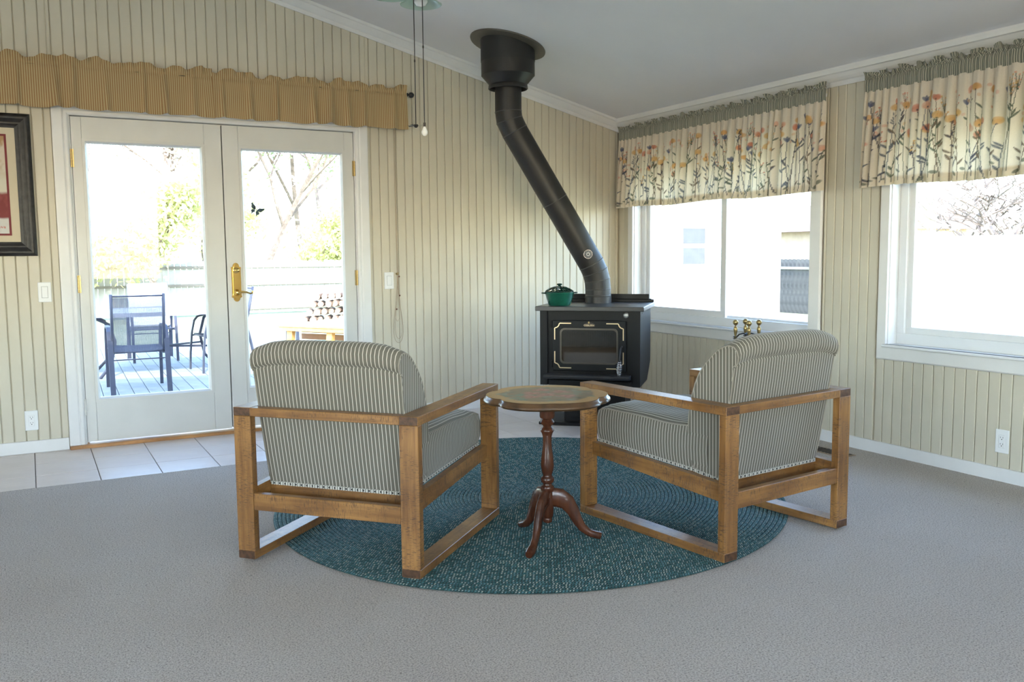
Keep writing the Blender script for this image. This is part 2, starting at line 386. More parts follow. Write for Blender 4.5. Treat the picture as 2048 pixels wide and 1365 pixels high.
# --- back wall with beadboard
wb = empty('wall_back', label='cream beadboard end wall around the double glazed doors', cat='wall', kind='structure')
g = G()
def slab_poly(poly, y0, y1): g.prism([(a, b) for a, b in poly], (0, y0, 0), (1,0,0), (0,0,1), (0,1,0), y1-y0)
slab_poly([(XL-.14, -.3), (DX0, -.3), (DX0, ceil_z(DX0)+.1), (RX, ceil_z(RX)+.1), (XL-.14, CZ+.1)], .010, TW)
slab_poly([(DX0, DZ), (DX1, DZ), (DX1, ceil_z(DX1)+.1), (DX0, ceil_z(DX0)+.1)], .010, TW)
slab_poly([(DX1, -.3), (TW, -.3), (TW, ceil_z(TW)+.1), (DX1, ceil_z(DX1)+.1)], .010, TW)
slab_poly([(DX0, -.3), (DX1, -.3), (DX1, -.03), (DX0, -.03)], .010, TW)
g.obj('wall_backing', M_backing, wb)
def board_mesh(x0, x1, zb0, zb1, zt0, zt1, ch=.0045, dp=.010):
    """vertical board in the xz plane, face at y=0, chamfered long edges"""
    sec = [(x0, dp), (x0, ch), (x0+ch, 0), (x1-ch, 0), (x1, ch), (x1, dp)]
    v = []
    for x, y in sec:
        k = (x-x0)/(x1-x0); v.append((x, y, zb0+(zb1-zb0)*k)); v.append((x, y, zt0+(zt1-zt0)*k))
    n = len(sec); f = [(2*i, 2*i+1, 2*i+3, 2*i+2) for i in range(n-1)]+[tuple(range(0, 2*n, 2)), tuple(range(1, 2*n, 2))]
    return v, f
XA0 = -2.8756
k = -34
gap = .0028
while True:
    a = XA0+k*W; b = a+W; k += 1
    if a > -.005: break
    a += gap/2; b = min(b-gap/2, -.001)
    segs = []
    zt = lambda x: ceil_z(x)-.03
    ca, cb = DX0-.095, DX1+.095        # casing outer edges
    if b <= ca or a >= cb: segs.append((a, b, 0))
    else:
        if a < ca-.004: segs.append((a, ca, 0))
        if b > cb+.004: segs.append((cb, b, 0))
        segs.append((max(a, ca), min(b, cb), DZ+.09))
    for s0, s1, z0 in segs:
        if s1-s0 < .012: continue
        v, f = board_mesh(s0, s1, z0, z0, zt(s0), zt(s1)); G().add(v, f).obj('board', M_wall, wb)
# --- right wall
wr = empty('wall_right', label='cream beadboard side wall with two valanced windows', cat='wall', kind='structure')
g = G()
ys = [YF-.14, W2[0], W2[1], W1[0], W1[1], TW]
for i in range(5):
    if i in (1, 3):
        z0, z1 = .655, 1.90
        g.box(.010, TW, ys[i], ys[i+1], -.3, z0); g.box(.010, TW, ys[i], ys[i+1], z1, CZ+.1)
    else: g.box(.010, TW, ys[i], ys[i+1], -.3, CZ+.1)
g.obj('wall_backing', M_backing, wr)
YB0 = -2.4759; k = 38
while True:
    b = YB0+k*W; a = b-W; k -= 1
    if b < -5.2: break
    a += gap/2; b -= gap/2
    if a > -.012: continue
    b = min(b, -.001)
    todo = [(a, b)]
    pieces = []
    for s0, s1 in todo:
        cut = None
        for (c0, c1) in ((W1[0]-.093, W1[1]+.076), (W2[0]-.09, W2[1]+.072)):
            if s1 > c0 and s0 < c1: cut = (c0, c1)
        if cut is None: pieces.append((s0, s1, 0, CZ-.03))
        else:
            if s0 < cut[0]-.004: pieces.append((s0, cut[0], 0, CZ-.03))
            if s1 > cut[1]+.004: pieces.append((cut[1], s1, 0, CZ-.03))
            m0, m1 = max(s0, cut[0]), min(s1, cut[1])
            pieces.append((m0, m1, 0, .565)); pieces.append((m0, m1, 1.985, CZ-.03))
    for s0, s1, z0, z1 in pieces:
        if s1-s0 < .012: continue
        v, f = board_mesh(s0, s1, z0, z0, z1, z1); v = [(y, x, z) for x, y, z in v]; G().add(v, f).obj('board', M_wall, wr)
# --- unseen walls
wl = empty('wall_left', label='plain cream wall on the far left behind the viewer', cat='wall', kind='structure')
g = G(); g.box(XL-TW, XL, YF-TW, -7.9, -.3, CZ+.1); g.box(XL-TW, XL, -4.1, .14, -.3, CZ+.1); g.box(XL-TW, XL, -7.9, -4.1, -.3, .8); g.box(XL-TW, XL, -7.9, -4.1, 2.1, CZ+.1); g.obj('wall_panel', M_plaster, wl)
wf = empty('wall_front', label='plain cream wall behind the viewer', cat='wall', kind='structure')
FX0, FX1, FZ0, FZ1 = -6.8, -2.4, .8, 2.2
g = G(); fpr = lambda poly: g.prism(poly, (0, YF-TW, 0), (1,0,0), (0,0,1), (0,1,0), TW)
fpr([(XL-.14, -.3), (FX0, -.3), (FX0, ceil_z(FX0)+.1), (XL-.14, CZ+.1)]); fpr([(FX1, -.3), (.14, -.3), (.14, CZ+.1), (FX1, ceil_z(FX1)+.1)])
fpr([(FX0, -.3), (FX1, -.3), (FX1, FZ0), (FX0, FZ0)]); fpr([(FX0, FZ1), (FX1, FZ1), (FX1, ceil_z(FX1)+.1), (RX, ceil_z(RX)+.1), (FX0, ceil_z(FX0)+.1)])
g.obj('wall_panel', M_plaster, wf)
wfw = empty('added_window_rear', label='wide added window in the wall behind the viewer', cat='window', kind='structure')  # unseen window, added as a source for the rear fill
g = G()
for a in (FX0, (FX0+FX1)/2-.02, FX1-.04): g.box(a, a+.04, YF-.1, YF-.04, FZ0, FZ1)
g.box(FX0, FX1, YF-.1, YF-.04, FZ0, FZ0+.05); g.box(FX0, FX1, YF-.1, YF-.04, FZ1-.05, FZ1); g.obj('window_frame', M_vinyl, wfw)
bx('pane', FX0, FX1, YF-.075, YF-.07, FZ0, FZ1, M_glass, wfw)
# --- ceiling + roof
g = G(); t_ = .16
zr = ceil_z(RX)
g.prism([(0.14, CZ-SL*.14), (RX, zr), (XL-.14, CZ-SL*.14), (XL-.14, CZ-SL*.14+t_), (RX, zr+t_), (.14, CZ-SL*.14+t_)], (0, YF-.14, 0), (1,0,0), (0,0,1), (0,1,0), .28-YF)
tag(g.obj('ceiling', M_ceil), 'pale grey sloping ceiling', 'ceiling', kind='structure')
g = G(); e = .45
g.prism([(e, CZ-SL*e+t_+.01), (RX, zr+t_+.01), (XL-e, CZ-SL*e+t_+.01), (XL-e, CZ-SL*e+t_+.16), (RX, zr+t_+.16), (e, CZ-SL*e+t_+.16)], (0, YF-.5, 0), (1,0,0), (0,0,1), (0,1,0), 1.0-YF)
tag(g.obj('roof', M_roof), 'grey roof above the room', 'roof', kind='structure')
# --- cornices
PROF = [(0, 0), (.008, 0), (.012, .010), (.012, .026), (.020, .032), (.034, .046), (.044, .060), (.048, .066), (.058, .070), (.060, .086), (.060, .12), (0, .12)]
def cornice_geo(fn, a0, a1, n=2):
    g = G(); v = []; m = len(PROF)
    for i in range(n):
        t = a0+(a1-a0)*i/(n-1)
        for d, h in PROF: v.append(fn(t, d, h))
    f = [(i*m+j, i*m+(j+1) % m, (i+1)*m+(j+1) % m, (i+1)*m+j) for i in range(n-1) for j in range(m)]+[tuple(range(m)), tuple(range((n-1)*m, n*m))]
    return g.add(v, f)
tag(cornice_geo(lambda x, d, h: (x, -d, HC-SL*x+h if x > RX else HC+SL*(x-2*RX)+h), -4.5, 0).obj('trim_1', M_trim), 'white crown moulding sloping along the top of the door wall', 'moulding', kind='structure')
tag(cornice_geo(lambda y, d, h: (-d, y, HC+h-.0), YF, 0).obj('trim_2', M_trim), 'white crown moulding level along the top of the window wall', 'moulding', kind='structure')
# --- baseboards
g = G(); g.box(-6, DX0-.098, -.014, 0, 0, .076, ch=.002); tag(g.obj('baseboard_back', M_trim), 'white baseboard left of the double doors', 'baseboard', kind='structure')
g = G(); g.box(DX1+.098, 0, -.014, 0, 0, .076, ch=.002); tag(g.obj('baseboard_corner', M_trim), 'white baseboard between the double doors and the stove corner', 'baseboard', kind='structure')
g = G(); g.box(-.014, 0, YF, -.014, 0, .076, ch=.002); tag(g.obj('baseboard_right', M_trim), 'white baseboard under the two windows', 'baseboard', kind='structure')
# --- floor
fl = empty('floor', label='pale floor, carpet meeting tile by the doors and stove', cat='floor', kind='structure')
bx('subfloor', XL-.1, .13, YF-.1, .13, -.12, -.006, M_grout, fl)
TP, TQ = .312, .3125
cx = lambda i: -3.145+i*TP
tile_me = {}
rnd = random.Random(3)
for i in range(-7, 11):
    for j in range(0, 6):
        x0, x1 = cx(i), cx(i)+TP; y1, y0 = (-.05-TQ*(j-1), -.05-TQ*j)
        if j == 0: y1 = -.0
        if j > 3 and x0 < -2.25: continue
        if j == 4 and False: continue
        if x0 >= -.01: continue
        x1 = min(x1, -.0)
        key = (round(x1-x0, 3), round(y1-y0, 3))
        if key not in tile_me:
            a, b = key; tile_me[key] = G().box(.0022, a-.0022, .0022, b-.0022, -.006, 0, ch=.0012).mesh('tile'); tile_me[key].materials.append(M_tile)
        link('tile', tile_me[key], None, fl, (x0, y0, rnd.uniform(-.0006, .0004)))
g = G()
YC = -.05-TQ*3; YH = -.05-TQ*5; XH = cx(3)
g.prism([(XL, YC), (XH, YC), (XH, YH), (0, YH), (0, YF), (XL, YF)], (0, 0, -.005), (1,0,0), (0,1,0), (0,0,1), .011)
g.obj('carpet', M_carpet, fl)
# --- threshold and door casing
tag(G().box(-4.195, -2.19, -.048, .13, 0, .022, ch=.003).obj('trim_3', M_thresh), 'orange oak threshold strip under the double doors', 'threshold', kind='structure')
cas = empty('trim_4', label='white moulded casing around the double doors', cat='door frame', kind='structure')
CP = [(0, 0), (0, .018), (.008, .021), (.055, .019), (.064, .014), (.070, .018), (.082, .018), (.090, .012), (.095, .004), (.095, 0)]
def casing_side(x, sgn, z0, z1, mit):
    v = []
    for i, (z, m) in enumerate(((z0, 0), (z1, mit))):
        for a, d in CP: v.append((x+sgn*(.095-a)*-1, -d, z+(m*(a-0) if False else (-(a) if m else 0))))
    n = len(CP); return v, [(j, (j+1) % n, n+(j+1) % n, n+j) for j in range(n)]+[tuple(range(n)), tuple(range(n, 2*n))]
zt_ = DZ+.09
v, f = casing_side(DX0, 1, .022, zt_, 1); G().add(v, f).obj('side_casing', M_trim, cas)
v, f = casing_side(DX1, -1, .022, zt_, 1); G().add(v, f).obj('side_casing', M_trim, cas)
v = [];
for x, sg in ((DX0, 1), (DX1, -1)):
    for a, d in CP: v.append((x-sg*(.095-a), -d, zt_-a))
n = len(CP); G().add(v, [(j, (j+1) % n, n+(j+1) % n, n+j) for j in range(n)]+[tuple(range(n)), tuple(range(n, 2*n))]).obj('head_casing', M_trim, cas)
g = G(); g.box(DX0, DX0+.005, 0, .13, .022, DZ); g.box(DX1-.005, DX1, 0, .13, .022, DZ); g.box(DX0, DX1, 0, .13, DZ-.004, DZ); g.box(DX0, DX0+.02, .05, .13, .022, DZ); g.box(DX1-.02, DX1, .05, .13, .022, DZ); g.box(DX0, DX1, .05, .13, DZ-.02, DZ)
g.obj('jamb', M_trim, cas)
# --- doors
def leaf(name, x0, x1, gx0, gx1, label):
    d = empty(name, (0, 0, 0), label=label, cat='door', kind='structure')
    z0, z1, g0, g1 = .033, 2.063, .312, 1.905; y0, y1 = .002, .046
    for (a, b, c, e_, nm) in ((x0, gx0-.028, z0, z1, 'stile'), (gx1+.028, x1, z0, z1, 'stile'), (gx0-.028+.001, gx1+.027, z0, g0-.028, 'bottom_rail'), (gx0-.027, gx1+.027, g1+.028, z1, 'top_rail')):
        bx(nm, a, b, y0, y1, c, e_, M_door, d, .0012)
    # glazing bead frame (mitred, stepped)
    g = G()
    o = [(gx0-.028, g0-.028), (gx1+.028, g0-.028), (gx1+.028, g1+.028), (gx0-.028, g1+.028)]
    q = [(gx0-.012, g0-.012), (gx1+.012, g0-.012), (gx1+.012, g1+.012), (gx0-.012, g1+.012)]
    i_ = [(gx0, g0), (gx1, g0), (gx1, g1), (gx0, g1)]
    v = [(x, .0015, z) for x, z in o]+[(x, -.004, z) for x, z in o]+[(x, -.004, z) for x, z in q]+[(x, .014, z) for x, z in i_]+[(x, .034, z) for x, z in i_]+[(x, .034, z) for x, z in o]
    f = [(4*r+j, 4*r+(j+1) % 4, 4*(r+1)+(j+1) % 4, 4*(r+1)+j) for r in range(5) for j in range(4)]+[(20+j, 20+(j+1) % 4, (j+1) % 4, j) for j in range(4)]
    g.add(v, f).obj('glazing_bead', M_door, d)
    bx('pane', gx0-.01, gx1+.01, .020, .024, g0-.01, g1+.01, M_glass, d)
    return d
xm = -3.197
d1 = leaf('door_1', DX0+.008, xm-.0035, -4.006, -3.337, 'left white french door leaf with one tall pane')
d2 = leaf('door_2', xm+.0035, DX1-.009, -3.063, -2.388, 'right white french door leaf with brass lever and butterfly')
def hinge(x, z0, z1, mat, parent):
    g = G(); n = 5; h = (z1-z0)/n
    for i in range(n): g.lathe([(.0065, z0+i*h+.001), (.0065, z0+(i+1)*h-.001)], 10, (x, -.006, 0))
    g.box(x-.014, x+.014, -.0045, .001, z0, z1); g.obj('hinge', mat, parent, smooth=40)
hinge(DX0+.004, 1.755, 1.865, M_brass, d1); hinge(DX0+.004, .980, 1.088, M_brass, d1); hinge(DX0+.004, .205, .312, M_door, d1)
hinge(DX1-.004, 1.760, 1.866, M_brass, d2); hinge(DX1-.004, .983, 1.091, M_brass, d2)
bx('leaf_gap_blocker', xm-.02, xm+.02, .047, .06, .034, 2.062, M_dark, d2)  # dark strip added behind the leaf gap to stop light leaking through
# lever set
hx = -3.137
pl = []
def plate_poly(w_, z0, z1):
    r = []
    def arch(zc, s):
        for t in range(9):
            a = PI*t/8; r.append((hx+s*math.cos(a)*w_*.62, zc+s*(math.sin(a)*w_*.62)))
    r2 = [(hx+w_, z0+.045), (hx+w_, z1-.045), (hx+w_*1.12, z1-.032), (hx+w_*.95, z1-.028)]
    for t in range(7): a = PI*t/6; r2.append((hx+math.cos(a)*w_*.72, z1-.026+math.sin(a)*.026))
    r2 += [(hx-w_*.95, z1-.028), (hx-w_*1.12, z1-.032), (hx-w_, z1-.045), (hx-w_, z0+.045), (hx-w_*1.12, z0+.032), (hx-w_*.95, z0+.028)]
    for t in range(7): a = PI+PI*t/6; r2.append((hx+math.cos(a)*w_*.72, z0+.026+math.sin(a)*.026))
    r2 += [(hx+w_*.95, z0+.028), (hx+w_*1.12, z0+.032)]
    return r2
g = G(); g.prism(plate_poly(.0305, .893, 1.155), (0, .002, 0), (1,0,0), (0,0,1), (0,-1,0), .006)
g.prism(plate_poly(.022, .905, 1.143), (0, -.004, 0), (1,0,0), (0,0,1), (0,-1,0), .005)
hp = g.obj('handle_plate', M_gold, d2)
G().lathe([(.021, 0), (.020, -.008), (.012, -.012), (.009, -.016), (0, -.018)], 20, (hx, -.008, 1.105), axis='y').obj('thumb_turn', M_gold, hp, smooth=50)
g = G(); g.lathe([(.023, 0), (.021, -.008), (.013, -.014), (.011, -.04), (0, -.042)], 20, (hx, -.008, .955), axis='y')
pts = [(hx+.002, -.044, .955), (hx+.03, -.046, .960), (hx+.055, -.046, .958), (hx+.08, -.044, .948), (hx+.094, -.044, .951), (hx+.097, -.044, .962), (hx+.088, -.044, .966)]
g.tube(pts, [.010, .0085, .007, .0065, .007, .006, .004], 10); g.obj('lever', M_gold, hp, smooth=50)
# butterfly sticker on right pane
g = G()
def wing(pts, a, s, o): return [(o[0]+s*(p[0]*math.cos(a)-p[1]*math.sin(a)), o[1]+s*(p[0]*math.sin(a)+p[1]*math.cos(a))) for p in pts]
bo = (-2.985, 1.508)
for m in (1, -1):
    fore = [(m*.003, .004), (m*.012, .022), (m*.040, .034), (m*.042, .026), (m*.030, .004), (m*.010, -.002)]
    hind = [(m*.003, .0), (m*.024, -.002), (m*.026, -.014), (m*.018, -.020), (m*.016, -.034), (m*.011, -.020), (m*.004, -.012)]
    for pz in (fore, hind): g.prism(wing(pz, R(-28), 1.15, bo), (0, .019, 0), (1,0,0), (0,0,1), (0,-1,0), .001)
but = g.obj('butterfly_sticker', plain('butterfly_blue_black', (.03, .07, .10), .5, var=.5, vscale=60))
G().tube([(bo[0]-.004, .017, bo[1]-.012), (bo[0]+.004, .017, bo[1]+.008)], [.001, .002], 6).obj('butterfly_body', plain('butterfly_brown', (.09, .05, .02), .6), but)
tag(but, 'small blue-black butterfly on the right door pane', 'sticker')

# --- right-wall windows
def window(name, y0, y1, label, slider):
    w_ = empty(name, label=label, cat='window', kind='structure'); z0, z1 = .655, 1.90; co, d = .088, .10
    cl = y1+.068 if slider else y1+.065; cr = y0-.088
    # picture-frame casing
    o = [(cr, z0-.088), (cl, z0-.088), (cl, z1+.088), (cr, z1+.088)]; i_ = [(y0, z0-.012), (y1, z0-.012), (y1, z1), (y0, z1)]
    m1 = [(cr+.008, z0-.080), (cl-.008, z0-.080), (cl-.008, z1+.08), (cr+.008, z1+.08)]
    for j, nm in enumerate(('apron', 'side_casing', 'head_casing', 'side_casing')):
        q = (j+1) % 4; v = []
        for k in (j, q): v += [(0, *o[k]), (-.010, *o[k]), (-.018, *m1[k]), (-.018, *i_[k]), (0, *i_[k])]
        G().add(v, [(a, a+1, a+6, a+5) for a in range(4)]+[(4, 0, 5, 9), (0, 1, 2, 3, 4), (5, 6, 7, 8, 9)]).obj(nm, M_trim, w_)
    bx('sill', -.035, d, y0-.02 if False else y0+.0, y1+.0, z0-.012, z0+.004, M_vinyl, w_, .004)
    g = G(); g.box(-.038, -.0, y0-.006, y1+.012, z0-.012, z0+.004, ch=.004); g.obj('sill_nose', M_vinyl, w_)
    g = G(); g.box(0, d, y1-.006, y1, z0+.004, z1); g.box(0, d, y0, y0+.006, z0+.004, z1); g.box(0, d, y0, y1, z1-.006, z1); g.obj('reveal', M_vinyl, w_)
    a0, a1 = y0+.006, y1-.006; b0, b1 = z0+.004, z1-.006
    def fr(nm, a0, a1, b0, b1, t, x0, x1, bt=None):
        bt = bt or t; g = G(); g.box(x0, x1, a0, a1, b0, b0+bt, ch=.002); g.box(x0, x1, a0, a1, b1-t, b1, ch=.002); g.box(x0, x1, a0, a0+t, b0+bt, b1-t, ch=.002); g.box(x0, x1, a1-t, a1, b0+bt, b1-t, ch=.002); return g.obj(nm, M_vinyl, w_)
    fr('window_frame', a0, a1, b0, b1, .05, d-.03, TW+.01, .062)
    if slider:
        mid = -1.170
        s1 = fr('sash', mid-.05, a1-.045, b0+.058, b1-.045, .048, d-.012, d+.012); bx('pane', d-.002, d+.002, mid-.002, a1-.078, b0+.09, b1-.078, M_glass, s1)
        s2 = fr('sash', a0+.045, mid+.035, b0+.045, b1-.045, .032, d+.014, d+.036); bx('pane', d+.022, d+.026, a0+.075, mid+.005, b0+.075, b1-.075, M_glass, s2)
    else:
        mid = (y0+y1)/2
        s1 = fr('sash', mid-.03, a1-.045, b0+.058, b1-.045, .040, d-.012, d+.012); bx('pane', d-.002, d+.002, mid+.008, a1-.083, b0+.09, b1-.083, M_glass, s1)
        s2 = fr('sash', a0+.045, mid+.03, b0+.045, b1-.045, .04, d+.014, d+.036); bx('pane', d+.022, d+.026, a0+.083, mid-.008, b0+.083, b1-.083, M_glass, s2)
    return w_
window('window_1', W1[0], W1[1], 'sliding window nearest the stove', True)
window('window_2', W2[0], W2[1], 'sliding window cut by the right edge of the photo', False)
wlw = empty('added_window_left', label='wide added window in the left wall behind the viewer', cat='window', kind='structure')  # unseen window, added as a source for the left fill
g = G(); y0, y1 = -7.9, -4.1
for a in (y0, (y0+y1)/2-.02, y1-.04): g.box(XL-.1, XL-.04, a, a+.04, .8, 2.1)
g.box(XL-.1, XL-.04, y0, y1, .8, .85); g.box(XL-.1, XL-.04, y0, y1, 2.05, 2.1); g.obj('window_frame', M_vinyl, wlw)
bx('pane', XL-.075, XL-.07, y0, y1, .8, 2.1, M_glass, wlw)

# ================================================================== ARMCHAIRS
AW, AD, AH = .786, .857, .603
def upholstered_back(parent):
    prof = [(.107, .285), (.085, .40), (.060, .55), (.040, .68), (.030, .757), (.034, .764), (.030, .768), (.019, .773), (.013, .790), (.011, .812), (.018, .834), (.034, .849), (.058, .853), (.092, .843), (.120, .826), (.145, .803), (.175, .768), (.205, .720), (.232, .665), (.252, .610), (.266, .545), (.272, .47), (.262, .38), (.250, .318), (.185, .290)]
    P2 = []
    n = len(prof)
    for i in range(n):      # refine
        a, b = prof[i], prof[(i+1) % n]; m = max(1, int(math.hypot(b[0]-a[0], b[1]-a[1])/.02))
        for j in range(m): t = j/m; P2.append((a[0]+(b[0]-a[0])*t, a[1]+(b[1]-a[1])*t))
    n = len(P2); cxm, czm = .15, .57; hw = .315
    L = [0]
    for i in range(1, n): L.append(L[-1]+math.hypot(P2[i][0]-P2[i-1][0], P2[i][1]-P2[i-1][1]))
    rows = []
    for (x, sc) in [(-hw-.002, .90), (-hw-.004, .955), (-hw-.001, .985), (-hw+.012, 1.0)]+[(-hw+.012+(2*hw-.024)*t/10, 1.0) for t in range(1, 10)]+[(hw-.012, 1.0), (hw+.001, .985), (hw+.004, .955), (hw+.002, .90)]:
        rows.append((x, sc))
    g = G(); v = []
    for x, sc in rows:
        for (y, z) in P2:
            tz = (z-.285)/.56; xx = x*(1-.03*(1-tz)); d = Vector((y-cxm, z-czm)); l = d.length; ins = (1-sc)*.16
            d2 = d*(max(0, l-ins)/l); crown = (.012-.034*abs(x/hw)**5)*min(1, max(0, (z-.70)/.1))
            v.append((xx, cxm+d2.x, czm+d2.y+crown))
    f = []; uv = []
    m = len(rows)
    for i in range(m-1):
        for j in range(n):
            k = (j+1) % n; q = (i*n+j, i*n+k, (i+1)*n+k, (i+1)*n+j); f.append(q)
            side = i in (0, 1, m-3, m-2)
            if side: uv.append([(v[a][1], v[a][2]) for a in q])
            else: uv.append([(rows[i][0], L[j]), (rows[i][0], L[j]+.02), (rows[i+1][0], L[j]+.02), (rows[i+1][0], L[j])])
    for base in (0, (m-1)*n):
        q = tuple(range(base, base+n)); f.append(q); uv.append([(v[a][1], v[a][2]) for a in q])
    g.add(v, f, 0, uv); o = g.obj('backrest', M_ticking, parent, smooth=55)
    for p in o.data.polygons:
        if len(p.vertices) > 4: p.use_smooth = False
    # welt piping along both sides
    for s_ in (-1, 1):
        pts = [(s_*(hw+.001)*(1-.03*(1-(z-.285)/.56)), y*1.0, z) for y, z in [P2[i] for i in range(0, n)] if z > .30]
        pts = [(x, .15+(y-.15)*.985, .57+(z-.57)*.985-.022*min(1, max(0, (z-.70)/.1))) for x, y, z in pts]
        G().tube(pts, .0028, 5).obj('piping', plain('piping_taupe', (.33, .30, .25), .9), o, smooth=True)
    return o
def rounded_seat(parent):
    nx, ny = 28, 24; y0, y1, hw = .165, .825, .303
    X = []; Y = []
    rr = random.Random(5)
    def surf(i, j): # top
        x = -hw+2*hw*i/nx; y = y0+(y1-y0)*j/ny; ex = abs(x)/hw; ey = max(0, (y-(y0+y1)/2)/((y1-y0)/2))
        z = .492+.022*(1-ex**2)*(1-.6*ey**3)-.018*max(0, ex-.9)*10*.6-.03*max(0, ey-.88)*8*.6
        z += .004*math.sin(7*x+3)*math.sin(11*y)+.0025*math.sin(31*x+20*y)
        return (x, y, z)
    g = G(); v = []; f = []; uv = []
    for j in range(ny+1):
        for i in range(nx+1): v.append(surf(i, j))
    for j in range(ny):
        for i in range(nx):
            q = (j*(nx+1)+i, j*(nx+1)+i+1, (j+1)*(nx+1)+i+1, (j+1)*(nx+1)+i); f.append(q); uv.append([(v[a][0], v[a][1]) for a in q])
    # boxing band around
    border = [(0, j) for j in range(ny+1)]+[(i, ny) for i in range(1, nx+1)]+[(nx, j) for j in range(ny-1, -1, -1)]
    prev = [b[1]*(nx+1)+b[0] for b in border]
    seat_bot = lambda y: .296+(y-.1)*.048
    arc = 0; arcs = [0]
    for a, b in zip(prev[:-1], prev[1:]): arc += (Vector(v[a])-Vector(v[b])).length; arcs.append(arc)
    for lev, out in ((.97, .004), (.75, .010), (.5, .011), (.25, .008), (0, .0)):
        cur = []
        for (i, j), k in zip(border, [b[1]*(nx+1)+b[0] for b in border]):
            x, y, z = v[k]; nxx = -1 if i == 0 else (1 if i == nx else 0); nyy = 1 if j == ny else 0
            zb = seat_bot(y); v.append((x+nxx*out, y+nyy*out, zb+(z-zb)*lev)); cur.append(len(v)-1)
        for t in range(len(border)-1):
            q = (prev[t], prev[t+1], cur[t+1], cur[t]); f.append(q); uv.append([(arcs[t]+.004, v[prev[t]][2]), (arcs[t+1]+.004, v[prev[t]][2]), (arcs[t+1]+.004, v[cur[t]][2]), (arcs[t]+.004, v[cur[t]][2])])
        prev = cur
    f.append(tuple(prev)); uv.append([(0, 0)]*len(prev))
    g.add(v, f, 0, uv); o = g.obj('seat_cushion', M_ticking, parent, smooth=55)
    pts = []
    for (i, j) in border: x, y, z = surf(i, j); pts.append((x*1.006, y+.002*(j == ny), z-.001))
    G().tube(pts, .0032, 5).obj('piping', plain('piping_taupe', (.33, .30, .25), .9), o, smooth=True)
    return o
def armchair(loc, rz, label):
    r = empty('armchair', loc, rz, label=label, cat='armchair', group='striped armchairs with square timber frames')
    hw = AW/2; pw, pd, th = .076, .034, .034
    for s in (-1, 1):
        a, b = (s*hw-pw if s > 0 else s*hw), (s*hw if s > 0 else s*hw+pw)
        for nm, z0, z1 in (('arm_rest', AH-th, AH), ('floor_runner', 0, th)):
            g = G().box(a, b, 0, AD, z0, z1, 0, .002)
            o = g.obj(nm, [M_wy, M_endgrain], r)
            for p in o.data.polygons:
                if p.normal.y < -.9 : p.material_index = 1
        for y0 in (.0, AD-pd): bx('leg', a, b, y0, y0+pd, th, AH-th, M_wz, r, .0018)
        # sloping side rail set inside the posts
        xi = s*(hw-pw); x0, x1 = min(xi, xi+s*.030), max(xi, xi+s*.030)
        v = [(x, y, z) for (y, zz) in ((pd, (.216, .288)), (AD-pd, (.270, .327))) for x in (x0, x1) for z in zz]
        G().add(v, [(0,1,3,2), (4,6,7,5), (0,4,5,1), (2,3,7,6), (0,2,6,4), (1,5,7,3)]).obj('side_rail', M_wy, r)
    bx('back_rail', -hw+pw, hw-pw, .0005, .046, AH-th, AH-.0005, M_wx, r, .002)
    bx('lower_back_rail', -hw+pw, hw-pw, .004, .036, .198, .264, M_wx, r, .002)
    bx('seat_support', -hw+pw, hw-pw, .118, .148, .215, .277, M_wx, r, .002)
    bx('front_rail', -hw+pw, hw-pw, AD-pd-.055, AD-pd-.03, .275, .325, M_wx, r, .002)
    upholstered_back(r); rounded_seat(r)
    # gimp trim strips with nail heads along the lower edges
    g = G(); nails = G()
    def strip(p, q, nx_, ny_):
        p, q = Vector(p), Vector(q); n_ = Vector((nx_, ny_, 0))*.004; l = (q-p).length; h = Vector((0,0,.013))
        v = [p-n_*.5, q-n_*.5, q+h-n_*.5, p+h-n_*.5, p+n_, q+n_, q+h+n_, p+h+n_]
        uvq = [(0, 0), (l, 0), (l, 1), (0, 1)]
        g.add(v, [(0,1,2,3), (4,5,6,7), (0,1,5,4), (2,3,7,6), (0,3,7,4), (1,2,6,5)], 0, [uvq]*6)
        k = int(l/.024); d = (q-p)/k; t = d.normalized()
        for i in range(k):
            c = p+d*(i+.5)+h*.5+n_*1.1; e1 = t*.0032; e2 = Vector((0,0,.0035)); o = n_*.8
            nails.add([c-e1-e2, c+e1-e2, c+e1+e2, c-e1+e2, c+o], [(0,1,4), (1,2,4), (2,3,4), (3,0,4), (0,1,2,3)])
    strip((-.298, .103, .279), (.298, .103, .279), 0, -1)
    for s in (-1, 1):
        strip((s*.303, .106, .281), (s*.318, .26, .300), s, 0) if False else None
        strip((s*.3075, .25, .300), (s*.3075, .825, .326), s, 0); strip((s*.3065, .11, .284), (s*.311, .25, .303), s, 0)
    g.obj('gimp_trim', M_gimp, r); o = nails.obj('nail_heads', M_iron, r); o['kind'] = 'stuff'
    return r
ch1 = armchair((-3.4328, -2.9415, .016), R(-47.418), 'striped timber armchair on the left with its back to the doors side, seen from behind')
ch1['label'] = 'left striped armchair with honey timber frame, in front of the french doors'
ch2 = copy_tree(ch1, None, (-1.7044, -3.606, .016), R(6.876)); ch2['label'] = 'right striped armchair with honey timber frame, in front of the fire tools'

